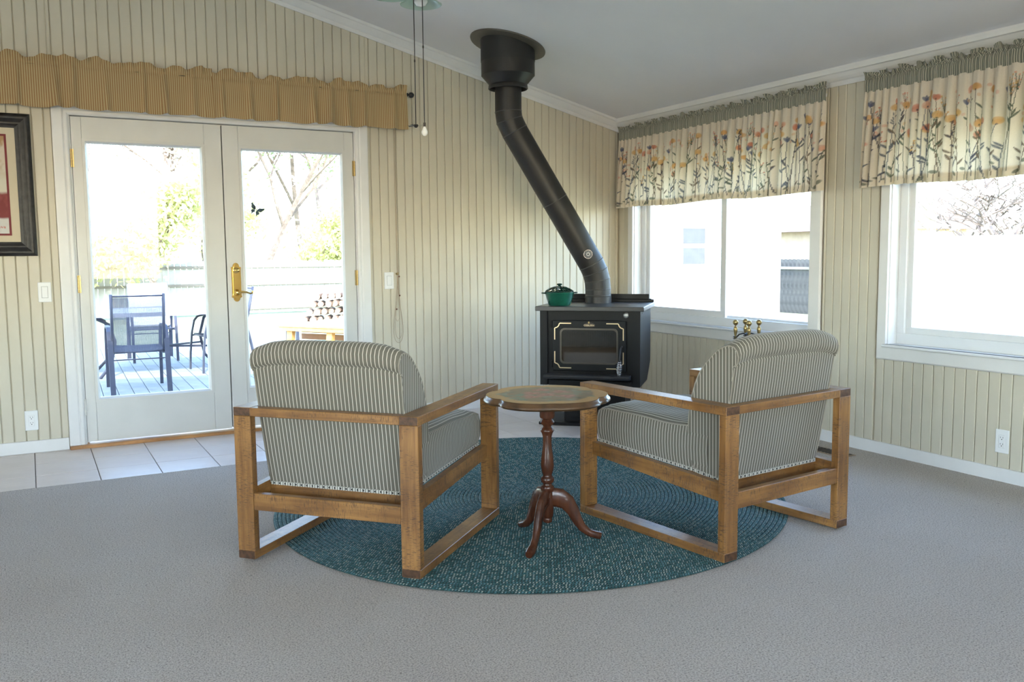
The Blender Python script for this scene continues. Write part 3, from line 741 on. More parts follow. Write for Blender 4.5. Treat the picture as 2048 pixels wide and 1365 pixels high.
# ================================================================== PEDESTAL TABLE
TX, TY, TZ = -2.548, -3.10, .634
tb = empty('pedestal_table', (TX, TY, .016), label='small mahogany tripod table with scalloped painted top between the armchairs', cat='side table')
def scallop(a):
    k = 1+.018*math.cos(6*(a-R(35)))
    for c in (5, 65, 125, 185, 245, 305):
        d = (math.degrees(a)-c+180) % 360-180; k -= (.020 if c == 245 else .060)*math.exp(-(d/6)**2)
    return k*.254
NA = 192
rim = [(0.0, .018), (.93, .018), (.945, .0175), (.955, .015), (.965, .008), (.985, .005), (.995, .001), (1.0, -.004), (.985, -.008), (.968, -.009), (.95, -.013), (.90, -.014), (0, -.014)]
TT = TZ-.018-.016
A_ = np.linspace(0, 2*PI, NA, endpoint=False); Rr = np.array([scallop(a) for a in A_])
# painted flat top
rad = np.linspace(0, 1, 50); Rg, Ag = np.meshgrid(rad, A_, indexing='ij'); RR = Rg*Rr[None, :]*.955
Xg, Yg = RR*np.cos(Ag), RR*np.sin(Ag)
rs = np.random.RandomState(4)
def blob(X, Y, cx_, cy_, r, wob=.3, seed=0):
    q = np.random.RandomState(seed); a = np.arctan2(Y-cy_, X-cx_); d = np.hypot(X-cx_, Y-cy_)
    return np.clip((r*(1+wob*np.sin(3*a+q.rand()*6)*.5+wob*np.sin(5*a+q.rand()*6)*.4)-d)/(r*.18), 0, 1)
C = np.zeros(Xg.shape+(3,)); C[:] = (.46, .285, .12); C *= (1+.06*np.sin(Xg*300)[..., None])
inner = np.clip((.80-Rg-.02*np.sin(Ag*9))/.05, 0, 1)[..., None]; C = C*(1-inner)+inner*np.array((.235, .18, .115))
def paint(C, m, c): return C*(1-m[..., None])+m[..., None]*np.array(c)
for i in range(46):
    a, d = rs.rand()*6.28, .19*math.sqrt(rs.rand()); C = paint(C, blob(Xg, Yg, d*math.cos(a), d*math.sin(a), .012+.014*rs.rand(), .6, i)*.7, [(.16, .22, .16), (.13, .15, .11), (.22, .27, .21), (.28, .22, .14)][i % 4])
for i, (px, py) in enumerate([(-.05, .045), (.075, .02), (-.01, -.02), (.03, .10), (-.09, -.03), (.04, -.09)]):
    C = paint(C, blob(Xg, Yg, px, py, .040, .4, 50+i)*.7, (.36, .15, .12)); C = paint(C, blob(Xg, Yg, px+.006, py+.004, .026, .6, 60+i)*.7, (.44, .22, .17)); C = paint(C, blob(Xg, Yg, px, py, .012, .5, 70+i)*.7, (.27, .09, .08))
tpm = grid_mesh('table_painting', Xg, Yg, np.full(Xg.shape, TT+.0182), cols=C, closed_u=True); 
o = link('table_painting', tpm, M_painted, tb); o['label'] = 'painted rose spray on the table top'
v = []; f = []
for k, z in rim:
    for i in range(NA): v.append((Rr[i]*k*math.cos(A_[i]), Rr[i]*k*math.sin(A_[i]), TT+z))
for j in range(1, len(rim)-2):
    for i in range(NA): f.append((j*NA+i, j*NA+(i+1) % NA, (j+1)*NA+(i+1) % NA, (j+1)*NA+i))
f.append(tuple(NA+i for i in range(NA))); f.append(tuple((len(rim)-2)*NA+i for i in range(NA)))
me = G().add(v, f).mesh('table_top', 50); mt = NT('table_rim_brown'); z_ = mt.n('SeparateXYZ', {'Vector': mt.coord()}); mt.B(Base_Color=mt.ramp(mt.noise(mt.coord(), 20, 3), [(.3, (.055, .028, .012)), (.7, (.12, .062, .026))]), Roughness=.33, Coat_Weight=.15)
link('table_top', me, mt.m, tb)
st = [(.0, .600), (.034, .600), (.034, .565), (.030, .556), (.030, .535), (.027, .528), (.020, .524), (.024, .518), (.0285, .511), (.026, .504), (.018, .498), (.016, .493), (.021, .489), (.0265, .482), (.0275, .476), (.022, .466), (.018, .452), (.0172, .430), (.0195, .400), (.0235, .370), (.0262, .340), (.0262, .325), (.022, .305), (.018, .292), (.019, .287), (.0255, .281), (.0275, .273), (.025, .263), (.018, .257), (.019, .250), (.026, .244), (.028, .236), (.025, .226), (.020, .220), (.022, .214), (.024, .205), (.024, .135), (.022, .118), (.017, .112), (.019, .104), (.017, .095), (.008, .090), (0, .089)]
G().lathe([(r*1.03, z-.008) for r, z in st], 28).obj('turned_column', M_mah[2], tb, smooth=35)
bx('top_block', -.075, .075, -.075, .075, TT-.026, TT-.0145, M_mah[0], tb, .004)
for (fx, fy) in ((-2.553, -2.872), (-2.735, -3.255), (-2.335, -3.185)):
    dx, dy = fx-TX, fy-TY; L_ = math.hypot(dx, dy); ux, uy = dx/L_, dy/L_
    cen = [(.018, .190), (.050, .185), (.082, .165), (.105, .130), (.122, .092), (.145, .056), (.175, .032), (.205, .022), (.222, .018)]
    hh = [.040, .040, .034, .027, .022, .018, .015, .015, .015]; ww = [.016, .016, .0155, .0155, .015, .014, .016, .020, .014]
    v = []; f = []; nn = 10
    for i, (d, z) in enumerate(cen):
        a = cen[max(0, i-1)]; b = cen[min(len(cen)-1, i+1)]; t = Vector((b[0]-a[0], b[1]-a[1])).normalized(); nr = Vector((-t.y, t.x))
        if i == 0: nr = Vector((0, 1))
        for k in range(nn):
            an = 2*PI*k/nn; ca, sa = math.cos(an), math.sin(an); ca = math.copysign(abs(ca)**.7, ca); sa = math.copysign(abs(sa)**.7, sa)
            pd_, pz = d+nr.x*hh[i]*sa, z+nr.y*hh[i]*sa; v.append((ux*pd_-uy*ww[i]*ca, uy*pd_+ux*ww[i]*ca, max(pz, .0005)))
    for i in range(len(cen)-1):
        for k in range(nn): f.append((i*nn+k, i*nn+(k+1) % nn, (i+1)*nn+(k+1) % nn, (i+1)*nn+k))
    f += [tuple(range(nn)), tuple((len(cen)-1)*nn+k for k in range(nn))]
    G().add(v, f).obj('leg', M_mah[2], tb, smooth=60)

# ================================================================== BRAIDED RUG
rug_a, rug_b, pit = 1.330, 1.222, .0185
NR = int(rug_b/pit)
g_v = []; vs_, fs_, uvs_ = [], [], []
rows = []
verts = []; faces = []; UV = []
base = 0
for j in range(NR):
    b_ = rug_b-pit*j; a_ = rug_a-pit*j; inn_a, inn_b = a_-pit, max(b_-pit, .001)
    nseg = max(24, int(2*PI*b_/.035)); per = PI*(a_+b_)
    ang = np.linspace(0, 2*PI, nseg+1)
    for c, (k, h) in enumerate(((0, .004), (.22, .0092), (.5, .0105), (.78, .0092), (1, .004))):
        A2, B2 = a_+(inn_a-a_)*k, b_+(inn_b-b_)*k
        verts.append(np.stack([A2*np.cos(ang), B2*np.sin(ang), np.full(nseg+1, h)], 1)); UV.append(np.stack([ang/(2*PI)*per, np.full(nseg+1, j+.02+.96*k)], 1))
    idx = base+np.arange(nseg); n1 = nseg+1
    for c in range(4): faces.append(np.stack([idx+c*n1, idx+c*n1+1, idx+(c+1)*n1+1, idx+(c+1)*n1], 1))
    base += 5*n1
V = np.concatenate(verts); F = np.concatenate(faces); U = np.concatenate(UV)
# skirt
me = bpy.data.meshes.new('braided_rug'); me.vertices.add(len(V)); me.vertices.foreach_set('co', V.astype(np.float32).ravel()); me.loops.add(F.size); me.loops.foreach_set('vertex_index', F.ravel().astype(np.int32))
me.polygons.add(len(F)); me.polygons.foreach_set('loop_start', (np.arange(len(F))*4).astype(np.int32)); me.update(calc_edges=True); me.polygons.foreach_set('use_smooth', [True]*len(F))
l = me.uv_layers.new(name='UVMap'); l.data.foreach_set('uv', U[F.ravel()].astype(np.float32).ravel())
rug = link('braided_rug', me, M_rug); rug.location = (-2.214, -2.393, .0055); rug.rotation_euler = (0, 0, R(45.55)); tag(rug, 'oval teal braided rug under the armchairs and side table', 'rug')

# ================================================================== STOVE
S0 = Vector((-1.09, -1.2, 0)); SA = R(-44)
sv = empty('wood_stove', S0, SA, label='black pedestal wood stove with glass door in the corner', cat='stove')
def sworld(x, y, z): return (S0.x+x*math.cos(SA)-y*math.sin(SA), S0.y+x*math.sin(SA)+y*math.cos(SA), z)
bx('top_plate', -.369, .369, 0, .64, .812, .842, M_top, sv, .003)
g = G(); g.box(-.345, .345, .62, .645, .842, .866, ch=.002); g.box(-.365, .365, .60, .632, .842, .862, ch=.002); g.box(-.33, .33, .612, .630, .862, .900, ch=.003); g.obj('rear_rail', M_black, sv)
g = G(); g.prism([(.03, .302), (.03, .812), (.61, .812), (.61, .42), (.42, .302)], (.292, 0, 0), (0,1,0), (0,0,1), (1,0,0), .050); 
g.prism([(.03, .302), (.03, .812), (.61, .812), (.61, .42), (.42, .302)], (-.342, 0, 0), (0,1,0), (0,0,1), (1,0,0), .050); g.obj('side_panel', M_black, sv)
bx('side_slot', .341, .3435, .12, .52, .790, .796, M_dark, sv)
g = G(); g.box(-.292, .292, .052, .10, .30, .812); g.prism([(.10, .31), (.10, .81), (.60, .81), (.60, .44), (.42, .31)], (-.292, 0, 0), (0,1,0), (0,0,1), (1,0,0), .584); g.obj('firebox', M_black, sv)
dr = bx('door', -.253, .245, .024, .052, .404, .748, M_black, sv, .004)
# window frame in the door (raised) and glass
def rrect(x0, x1, z0, z1, r, n=6):
    p = []
    for cx_, cz_, a0 in ((x1-r, z1-r, 0), (x0+r, z1-r, 90), (x0+r, z0+r, 180), (x1-r, z0+r, 270)):
        for i in range(n+1): a = R(a0+90*i/n); p.append((cx_+r*math.cos(a), cz_+r*math.sin(a)))
    return p
def ring(outer, inner, y0, y1, d):
    n = len(outer); v = [(x, y0, z) for x, z in outer]+[(x, y1, z) for x, z in outer]+[(x, y1, z) for x, z in inner]+[(x, y0, z) for x, z in inner]
    return v, [(r*n+i, r*n+(i+1) % n, ((r+1) % 4)*n+(i+1) % n, ((r+1) % 4)*n+i) for r in range(4) for i in range(n)]
v, f = ring(rrect(-.201, .195, .452, .695, .03), rrect(-.190, .184, .463, .684, .024), .026, .019, 0); G().add(v, f).obj('glass_rim', plain('rim_bronze', (.10, .085, .07), .3, .6), dr)
g = G(); g.prism(rrect(-.190, .184, .463, .684, .024), (0, .0235, 0), (1,0,0), (0,0,1), (0,-1,0), .0015); g.obj('glass', M_sglass, dr)
g = G()
for sx, sz in ((-1, 1), (1, 1), (-1, -1), (1, -1)):
    cx_ = -.004; X = lambda d: cx_+sx*d; zc = .576
    Zf = lambda d: zc+sz*d
    path = [(.234, .040), (.234, .118)]+[(.234-.032*math.sin(R(a_)), .152-.032*math.cos(R(a_))) for a_ in (8, 25, 45, 65, 82)]+[(.198, .152), (.120, .152)]
    wpx = .0032
    # build as flat band following the path
    L_, R_ = [], []
    for i, p in enumerate(path):
        a = Vector(path[max(0, i-1)]); b = Vector(path[min(len(path)-1, i+1)]); t = (b-a).normalized(); nr = Vector((-t.y, t.x))*wpx
        L_.append((X(p[0]+nr.x), Zf(p[1]+nr.y))); R_.append((X(p[0]-nr.x), Zf(p[1]-nr.y)))
    n = len(path); v = [(x, .024, z) for x, z in L_]+[(x, .024, z) for x, z in R_]+[(x, .0215, z) for x, z in L_]+[(x, .0215, z) for x, z in R_]
    f = [(2*n+i, 2*n+i+1, 3*n+i+1, 3*n+i) for i in range(n-1)]+[(i, i+1, 2*n+i+1, 2*n+i) for i in range(n-1)]+[(n+i, n+i+1, 3*n+i+1, 3*n+i) for i in range(n-1)]+[(0, n, 3*n, 2*n), (n-1, 2*n-1, 4*n-1, 3*n-1)]
    G().add(v, f).obj('corner_trim', M_trimgold, dr)
# emblem with flame and lettering
em = G().prism([( -.001+.041*math.cos(a), .716+.013*math.sin(a)+.006*(1-abs(math.cos(a)))*(1 if math.sin(a) > 0 else 0)) for a in [2*PI*i/24 for i in range(24)]], (0, .024, 0), (1,0,0), (0,0,1), (0,-1,0), .002).obj('emblem', plain('emblem_dark', (.05, .04, .035), .3, .5), dr)
G().prism([(-.003+.007*x, .727+.011*z) for x, z in [(0, 0), (.8, .3), (.7, .8), (.25, 1.5), (0, 1.1), (-.3, 1.4), (-.7, .7), (-.7, .3)]], (0, .0235, 0), (1,0,0), (0,0,1), (0,-1,0), .003).obj('flame_mark', M_brass, em)
tc = bpy.data.curves.new('lettering', 'FONT'); tc.body = 'OSBURN'; tc.size = .0175; tc.extrude = .0008; tc.align_x = 'CENTER'; tc.space_character = 1.05
to = bpy.data.objects.new('lettering_source', tc); col.objects.link(to); bpy.context.view_layer.update()
tm = bpy.data.meshes.new_from_object(to.evaluated_get(bpy.context.evaluated_depsgraph_get())); bpy.data.objects.remove(to, do_unlink=True)
tm.transform(Matrix.Translation((-.001, .0212, .7095)) @ Matrix.Rotation(R(90), 4, 'X')); tm.name = 'lettering'; tm.materials.clear(); link('lettering', tm, M_trimgold, em)
# handle with spring grip
g = G(); g.tube([(.222, .05, .575), (.222, -.004, .575), (.219, -.012, .560), (.213, -.016, .50), (.209, -.018, .385)], .0055, 8); h_ = g.obj('door_handle', M_iron, dr, smooth=True)
pts = []
for i in range(9*12+1):
    t = i/(9*12); rr_ = .008+.011*math.sin(PI*t)**.8; a = 2*PI*9*t; c = (.2118-.003*t, -.0165-.002*t, .482-.098*t); pts.append((c[0]+rr_*math.cos(a), c[1]+rr_*math.sin(a), c[2]))
G().tube(pts, .0028, 5).obj('spring_grip', M_chrome, h_, smooth=True)
G().lathe([(.019, 0), (.019, -.006), (.013, -.012), (.006, -.014), (0, -.014)], 20, (.244, .052, .784), axis='y').obj('air_knob', plain('satin_steel', (.55, .55, .54), .4, .7), sv, smooth=50)
for z in (.697, .425): G().lathe([(.006, z), (.006, z+.045)], 10, (-.262, .04, 0)).obj('hinge', M_black, sv, smooth=40)
g = G(); g.prism([(.052, .350), (-.028, .352), (-.038, .358), (-.040, .368), (-.036, .378), (-.026, .382), (.052, .382)], (-.304, 0, 0), (0,1,0), (0,0,1), (1,0,0), .584); g.obj('ash_lip', M_top, sv)
bx('ash_drawer', -.285, .285, .028, .052, .302, .340, M_black, sv, .004)
g = G(); g.box(-.215, .215, .215, .50, .012, .302, ch=.003); pd_ = g.obj('pedestal', M_black, sv); bx('pedestal_panel', -.16, .16, .209, .216, .055, .26, M_black, pd_, .003)
g = G(); g.box(-.382, .382, .14, .56, 0.0005, .022, ch=.004); g.obj('base_plate', M_black, sv)
for s in (-1, 1): G().lathe([(.0, .022), (.014, .022), (.014, .030), (.008, .036), (0, .036)], 14, (s*.36, .17, 0)).obj('foot_bolt', M_black, sv, smooth=50)
# steamer pot
pot = empty('steamer_pot', (-1.135, -.985, .8425), R(-20), label='green enamel steamer pot with dark lattice lid on the wood stove', cat='pot')
px_, py_ = -1.153, -.932; pot.location = (px_, py_, .8425)
G().lathe([(0, 0), (.072, 0), (.075, .004), (.090, .045), (.100, .082), (.103, .086), (.103, .091), (.097, .091), (.094, .084), (.07, .01), (0, .008)], 36).obj('pot_body', M_enamel, pot, smooth=50)
g = G(); g.lathe([(.098, .0905), (.101, .094), (.096, .100)], 36, caps=False)
for k in range(14):     # lattice ribs
    for sg in (1, -1):
        pts = [((.097*(1-t)+.020*t)*math.cos(2*PI*k/14+sg*.75*t), (.097*(1-t)+.020*t)*math.sin(2*PI*k/14+sg*.75*t), .097+.030*math.sin(t*PI/2)) for t in [i/6 for i in range(7)]]
        g.tube(pts, .0036, 5)
g.lathe([(.0, .122), (.026, .124), (.026, .129), (.012, .132), (.009, .137), (.016, .140), (.020, .145), (.016, .150), (0, .151)], 20)
g.obj('lid', M_enamel2, pot, smooth=50)
for s in (-1, 1):
    G().tube([(s*.094, -.022, .084), (s*.118, -.018, .086), (s*.124, 0, .086), (s*.118, .018, .086), (s*.094, .022, .084)], .005, 6).obj('handle', M_enamel2, pot, smooth=True)
# flue pipe
fp = empty('flue_pipe', sworld(-.02, .48, .842), 0, label='black angled flue pipe from stove top to ceiling', cat='stovepipe')
PA = Vector(sworld(-.02, .48, 0)); PA.z = 0; o0 = Vector(fp.location)
C0 = Vector((PA.x, PA.y, .842)); Q = Vector((-1.40, -.67, 0)); 
lowE = Vector((PA.x, PA.y, 1.040)); upE = Vector((Q.x, Q.y, 2.115)); axd = (upE-lowE).normalized(); rp = .0915
def bend(p, d0, d1, n, L):
    """polyline joints of a gored elbow"""
    pts = []
    for i in range(n):
        t = (i/(n-1)) if n > 1 else .5
        # quadratic bezier
        a = p-d0*L; c = p+d1*L; pts.append(a*(1-t)**2+p*2*t*(1-t)+c*t*t)
    return pts
Z_ = Vector((0, 0, 1))
path = [C0, C0+Z_*.055]+bend(lowE, Z_, axd, 4, .10)+[lowE+axd*.62]+[upE-axd*.60*.0-axd*.085]+bend(upE, axd, Z_, 3, .06)[1:]+[Vector((Q.x, Q.y, 2.36))]
def seg_mesh(i):
    p, q = path[i], path[i+1]; d = (q-p).normalized(); res = []
    pl = []
    for k, pt_ in ((i, p), (i+1, q)):
        dp = (path[k]-path[k-1]).normalized() if k > 0 else d; dn = (path[k+1]-path[k]).normalized() if k < len(path)-1 else d
        pl.append(((dp+dn).normalized(), pt_))
    e1 = d.cross(Vector((.3, .8, .1))).normalized(); e2 = d.cross(e1); n = 36; v = []
    for nrm_, pt_ in pl:
        for k in range(n):
            a = 2*PI*k/n; b = p+e1*math.cos(a)*rp+e2*math.sin(a)*rp; t = (pt_-b).dot(nrm_)/d.dot(nrm_); v.append(b+d*t-o0)
    return v, [(k, (k+1) % n, n+(k+1) % n, n+k) for k in range(n)], n
for i in range(len(path)-1):
    v, f, n = seg_mesh(i)
    G().add(v, f).obj('pipe_section' if (path[i+1]-path[i]).length > .3 else 'elbow_gore', M_pipe, fp, smooth=40)
    if i > 0:
        G().tube(v[:n], .0034, 5, closed=True).obj('seam_ring', M_seam, fp, smooth=True)
g = G(); g.lathe([(rp+.004, 0), (rp+.004, .045), (rp, .047)], 36, (0, 0, .0005), caps=False); g.obj('collar', M_pipe, fp, smooth=40)
# ceiling support
cs = empty('ceiling_support', (Q.x, Q.y, 2.60), 0, label='black conical ceiling collar with round flange at the top of the flue', cat='flue collar')
zc = ceil_z(Q.x)-2.60
g = G(); g.lathe([(.184, zc-.10), (.184, -.185), (.180, -.188), (.135, -.240), (.131, -.246), (.134, -.250), (.137, -.272), (.131, -.276), (.128, -.272), (.125, -.24), (.172, -.18), (.172, zc-.10)], 48, caps=False); g.obj('collar', M_pipe, cs, smooth=35)
v = []; n = 48
for r_, dz in ((.175, -.012), (.262, -.010), (.264, -.004), (.262, 0.0)):
    for k in range(n): a = 2*PI*k/n; x = r_*math.cos(a)*.97; y = r_*math.sin(a); v.append((x, y, zc-SL*x+dz-.0005))
f = [(j*n+k, j*n+(k+1) % n, (j+1)*n+(k+1) % n, (j+1)*n+k) for j in range(3) for k in range(n)]; G().add(v, f).obj('flange', M_flange, cs, smooth=40)
g = G(); v = []
for r_, hi in ((.186, 0), (.186, 1)):
    for k in range(n): a = 2*PI*k/n; x = r_*math.cos(a); v.append((x, r_*math.sin(a), (zc-SL*x-.014) if hi else zc-.12))
g.add(v, [(k, (k+1) % n, n+(k+1) % n, n+k) for k in range(n)]); g.obj('sleeve', M_dark, cs, smooth=40)
# pipe thermometer
tmid = lowE+axd*.185; e_out = (CAM-tmid); e_out = (e_out-axd*e_out.dot(axd)).normalized(); sidev = axd.cross(e_out)
e_out = (e_out*math.cos(R(8))+sidev*math.sin(R(8))).normalized(); sidev = axd.cross(e_out)
tmn = empty('flue_thermometer', tmid+e_out*(rp+.0), 0, label='round dial thermometer stuck to the flue pipe', cat='thermometer')
def tm_disc(nm, r0, r1, d0, d1, mat, par):
    n = 28; v = []
    for r_, d in ((r0, d0), (r1, d1)):
        for k in range(n): a = 2*PI*k/n; v.append(axd*math.cos(a)*r_+sidev*math.sin(a)*r_+e_out*d)
    f = [(k, (k+1) % n, n+(k+1) % n, n+k) for k in range(n)]+[tuple(n+k for k in range(n))]; return G().add(v, f).obj(nm, mat, par)
dsk = tm_disc('rim', .034, .032, .0, .006, M_chrome, tmn); tm_disc('dial', .028, .027, .006, .0068, M_dark, tmn); tm_disc('inner_dial', .015, .014, .0066, .0074, plain('dial_grey', (.45, .45, .43), .5), tmn); tm_disc('hub', .006, .004, .0072, .010, M_dark, tmn)
g = G()
for k in range(16):
    a = 2*PI*k/16; p = axd*math.cos(a)+sidev*math.sin(a); q = p.cross(e_out)*.0012
    g.add([p*.018-q+e_out*.0072, p*.018+q+e_out*.0072, p*.025+q+e_out*.0072, p*.025-q+e_out*.0072], [(0,1,2,3)])
g.obj('dial_marks', plain('dial_white', (.7, .7, .68), .5), tmn)

# ================================================================== FIRE TOOLS
ft = empty('fire_tool_stand', (-.300, -1.86, .0065), R(10), label='black iron fire tool stand behind the right armchair', cat='fireplace tools stand')
G().lathe([(0, 0), (.11, 0), (.115, .006), (.10, .014), (.03, .022), (.012, .032), (0, .034)], 28).obj('base', M_iron, ft, smooth=45)
G().tube([(0, 0, .03), (0, 0, .655)], .007, 8).obj('post', M_iron, ft, smooth=True)
g = G()
for a in (45, 135, 225, 315):
    c, s_ = math.cos(R(a)), math.sin(R(a)); g.tube([(0, 0, .655), (c*.025, s_*.025, .667), (c*.05, s_*.05, .66), (c*.064, s_*.064, .645)], .005, 8)
    g.tube([(c*.074+.012*math.cos(t), s_*.074+.012*math.sin(t), .645) for t in [2*PI*i/12 for i in range(12)]], .0035, 6, closed=True)
g.obj('hook_arms', M_iron, ft, smooth=True)
HP = [(.0, .0), (.011, .0), (.0115, .004), (.006, .008), (.0055, .014), (.009, .030), (.0125, .052), (.013, .062), (.010, .072), (.0055, .078), (.005, .082), (.010, .086), (.0165, .095), (.018, .103), (.0165, .111), (.010, .119), (0, .121)]
names_ = [('fire_poker', 'poker with brass ball handle, leftmost of the fire tools'), ('fire_shovel', 'shovel with brass ball handle, second from left of the fire tools'), ('fire_brush', 'brush with brass ball handle, third from left of the fire tools'), ('fire_tongs', 'tongs with brass ball handle, rightmost of the fire tools')]
pos_t = []
for a in (45, 135, 225, 315):
    wx = ft.location.x+.074*math.cos(R(a)+R(10)); wy = ft.location.y+.074*math.sin(R(a)+R(10)); d = Vector((wx, wy, .7))-CAM; pos_t.append((d.dot(rt2)/d.dot(fw), wx, wy))
pos_t.sort()
for (nm, lb), (_, wx, wy) in zip(names_, pos_t):
    t = empty(nm, (wx, wy, .03), 0, label=lb, cat='fireplace tool', group='brass-handled fire tools')
    G().tube([(0, 0, .10), (0, 0, .613)], .0045, 8).obj('shaft', M_iron, t, smooth=True)
    G().lathe([(r_, z+.612) for r_, z in HP], 20).obj('handle', M_brass, t, smooth=50)
    G().lathe([(.0, .606), (.015, .606), (.015, .611), (0, .611)], 16).obj('washer', M_iron, t, smooth=40)
    if nm == 'fire_shovel': G().box(-.04, .04, -.003, .003, .0, .12, ch=.002).obj('blade', M_iron, t)
    elif nm == 'fire_brush': G().lathe([(.0, .0), (.030, .0), (.022, .08), (.008, .11), (0, .112)], 16).obj('bristles', plain('bristle_brown', (.1, .07, .04), .9), t, smooth=40)
    elif nm == 'fire_poker': G().tube([(0, 0, .10), (0, 0, .02), (.012, 0, .0)], [.0045, .004, .001], 6).tube([(0, 0, .06), (.03, 0, .05), (.034, 0, .065)], [.004, .003, .001], 6).obj('point', M_iron, t)
    else: G().tube([(0, 0, .1), (.012, 0, .06), (.01, 0, .0)], .004, 6).tube([(0, 0, .1), (-.012, 0, .06), (-.01, 0, .0)], .004, 6).obj('jaws', M_iron, t)

# ================================================================== PLATES, CORD, VENT
def switch(x, z, label, nm='light_switch'):
    t = empty(nm, (x, -.0005, z), 0, label=label, cat='light switch')
    bx('cover_plate', -.0365, .0365, -.007, 0, -.0615, .0615, M_plate, t, .003)
    bx('rocker', -.0165, .0165, -.010, -.006, -.034, .034, M_plate, t, .0015)
    for s in (-1, 1): G().lathe([(.003, 0), (.003, -.0012), (0, -.0016)], 10, (0, -.007, s*.049), axis='y').obj('screw', M_plate, t)

    g = G(); g.box(-.018, .018, -.0074, -.0068, -.0355, .0355); g.obj('rocker_gap', plain('gap_grey', (.35, .35, .35), .6), t)
    return t
switch(-4.285, .990, 'white rocker light switch left of the double doors'); switch(-2.046, 1.011, 'white rocker light switch right of the double doors')
def outlet(loc, rz, label):
    t = empty('wall_outlet', loc, rz, label=label, cat='outlet')
    bx('cover_plate', -.0365, .0365, -.007, 0, -.0615, .0615, M_plate, t, .003)
    bx('receptacle', -.0165, .0165, -.009, -.006, -.034, .034, M_plate, t, .0015)
    g = G()
    for s in (-1, 1):
        g.box(-.0075, -.0055, -.0095, -.0085, s*.017, s*.017+.008); g.box(.0055, .0075, -.0095, -.0085, s*.017, s*.017+.008); g.lathe([(.0028, -.0085), (.0028, -.0095)], 8, (0, 0, s*.017-.006), axis='y')
    g.obj('sockets', M_dark, t); return t
outlet((-4.399, -.0005, .2025), 0, 'white wall outlet left of the double doors'); outlet((-.0005, -3.410, .2145), R(-90), 'white wall outlet under the right window')
g = G(); pc = -1.985
hk = empty('blind_cord', (pc, -.004, 1.06), 0, label='thin beige cord looped on a small hook beside the right light switch', cat='cord')
G().lathe([(.009, 0), (.009, -.006), (.004, -.010), (.004, -.022), (0, -.023)], 12, (0, 0, .0), axis='y').tube([(0, -.018, 0), (0, -.026, -.008), (0, -.026, .014)], .0025, 6).obj('hook', M_brass, hk, smooth=True)
g = G(); g.tube([(.003, -.010, 1.15), (.001, -.010, .5), (0, -.014, .0)], .0016, 5); g.tube([(-.006, -.010, 1.15), (-.004, -.010, .5), (-.003, -.014, .0)], .0016, 5); g.obj('hanging_cord', M_cord, hk, smooth=True)
def loop(x0, w_, z1, ph):
    pts = []
    for i in range(25):
        t = i/24; a = 2*PI*t; s_ = math.sin(a/2); pts.append((x0+w_*math.sin(a)*s_**1.5, -.010-.004*math.sin(a+ph), -.01-(z1)*(s_**1.2)))
    return pts
g = G(); g.tube(loop(.0, .052, .50, 0), .0018, 5, closed=True); g.tube(loop(.004, .038, .47, 1), .0016, 5, closed=True); g.tube(loop(-.004, .024, .34, 2), .0014, 5, closed=True); g.obj('coil', M_cord, hk, smooth=True)
for px0, pz0 in ((-.012, -.26), (.013, -.02), (.014, -.16)): G().lathe([(0, -.007), (.006, -.004), (.006, .004), (0, .007)], 8, (px0, -.014, pz0)).obj('bead', plain('bead_brown', (.16, .07, .04), .5), hk, smooth=True)
vt = empty('floor_vent', (-.235, -2.48, .0065), 0, label='brown slotted floor vent in the carpet behind the right armchair', cat='vent')
g = G(); g.box(-.06, .06, -.16, .16, 0, .004); g.obj('vent_plate', plain('vent_brown', (.30, .22, .15), .5), vt)
for i in range(11):
    bx('slat', -.045, .045, -.145+i*.027, -.131+i*.027, .004, .0065, M_dark, vt)

# ================================================================== PICTURE
pf = empty('framed_picture', (-4.31, -.0005, 1.635), 0, label='framed abstract painting with maroon lined mat on the left wall edge', cat='picture')
fw_, fh = .62, .846; x1 = 0; x0 = -fw_; z0, z1 = -fh/2, fh/2; fb = .085
FP = [(0, 0), (0, .018), (.006, .026), (.022, .030), (.034, .024), (.050, .014), (.058, .016), (.064, .012), (.085, .008), (.085, 0)]
M_frame = plain('black_distressed_frame', (.018, .016, .017), .42, var=.4, vscale=30)
cor = [(x0, z0, 1, 1), (x1, z0, -1, 1), (x1, z1, -1, -1), (x0, z1, 1, -1)]
for j in range(4):
    v = []
    for k in (j, (j+1) % 4):
        cx_, cz_, sx, sz = cor[k]
        for a, d in FP: v.append((cx_+sx*a, -d-.001, cz_+sz*a))
    n = len(FP); G().add(v, [(i, (i+1) % n, n+(i+1) % n, n+i) for i in range(n)]+[tuple(range(n)), tuple(range(n, 2*n))]).obj('frame_rail', M_frame, pf, smooth=50)
bx('mat_board', x0+.08, x1-.08, -.007, -.003, z0+.08, z1-.08, plain('cream_mat', (.62, .54, .40), .8, var=.02), pf)
ax0, ax1, az0, az1 = x0+.142, x1-.142, z0+.135, z1-.135
bx('mat_line', ax0-.012, ax1+.012, -.0078, -.0068, az0-.012, az1+.012, plain('maroon_mat', (.20, .03, .035), .7), pf)
h_, w__ = 200, 120; U_, V_ = np.meshgrid(np.linspace(0, 1, w__), np.linspace(0, 1, h_)); rs = np.random.RandomState(9)
def fbm(U, V, sx, sy, seed):
    q = np.random.RandomState(seed); r = np.zeros(U.shape)
    for i in range(7): kx, ky = sx*(q.rand()*2-1)*(1+i), sy*(q.rand()*2-1)*(1+i); r += np.sin(kx*U+ky*V+q.rand()*6)/(1+i*.6)
    return r/3
n1 = fbm(U_, V_, 6, 6, 1); n2 = fbm(U_, V_, 16, 16, 2)
C = np.zeros((h_, w__, 3)); C[:] = (.42, .26, .13)
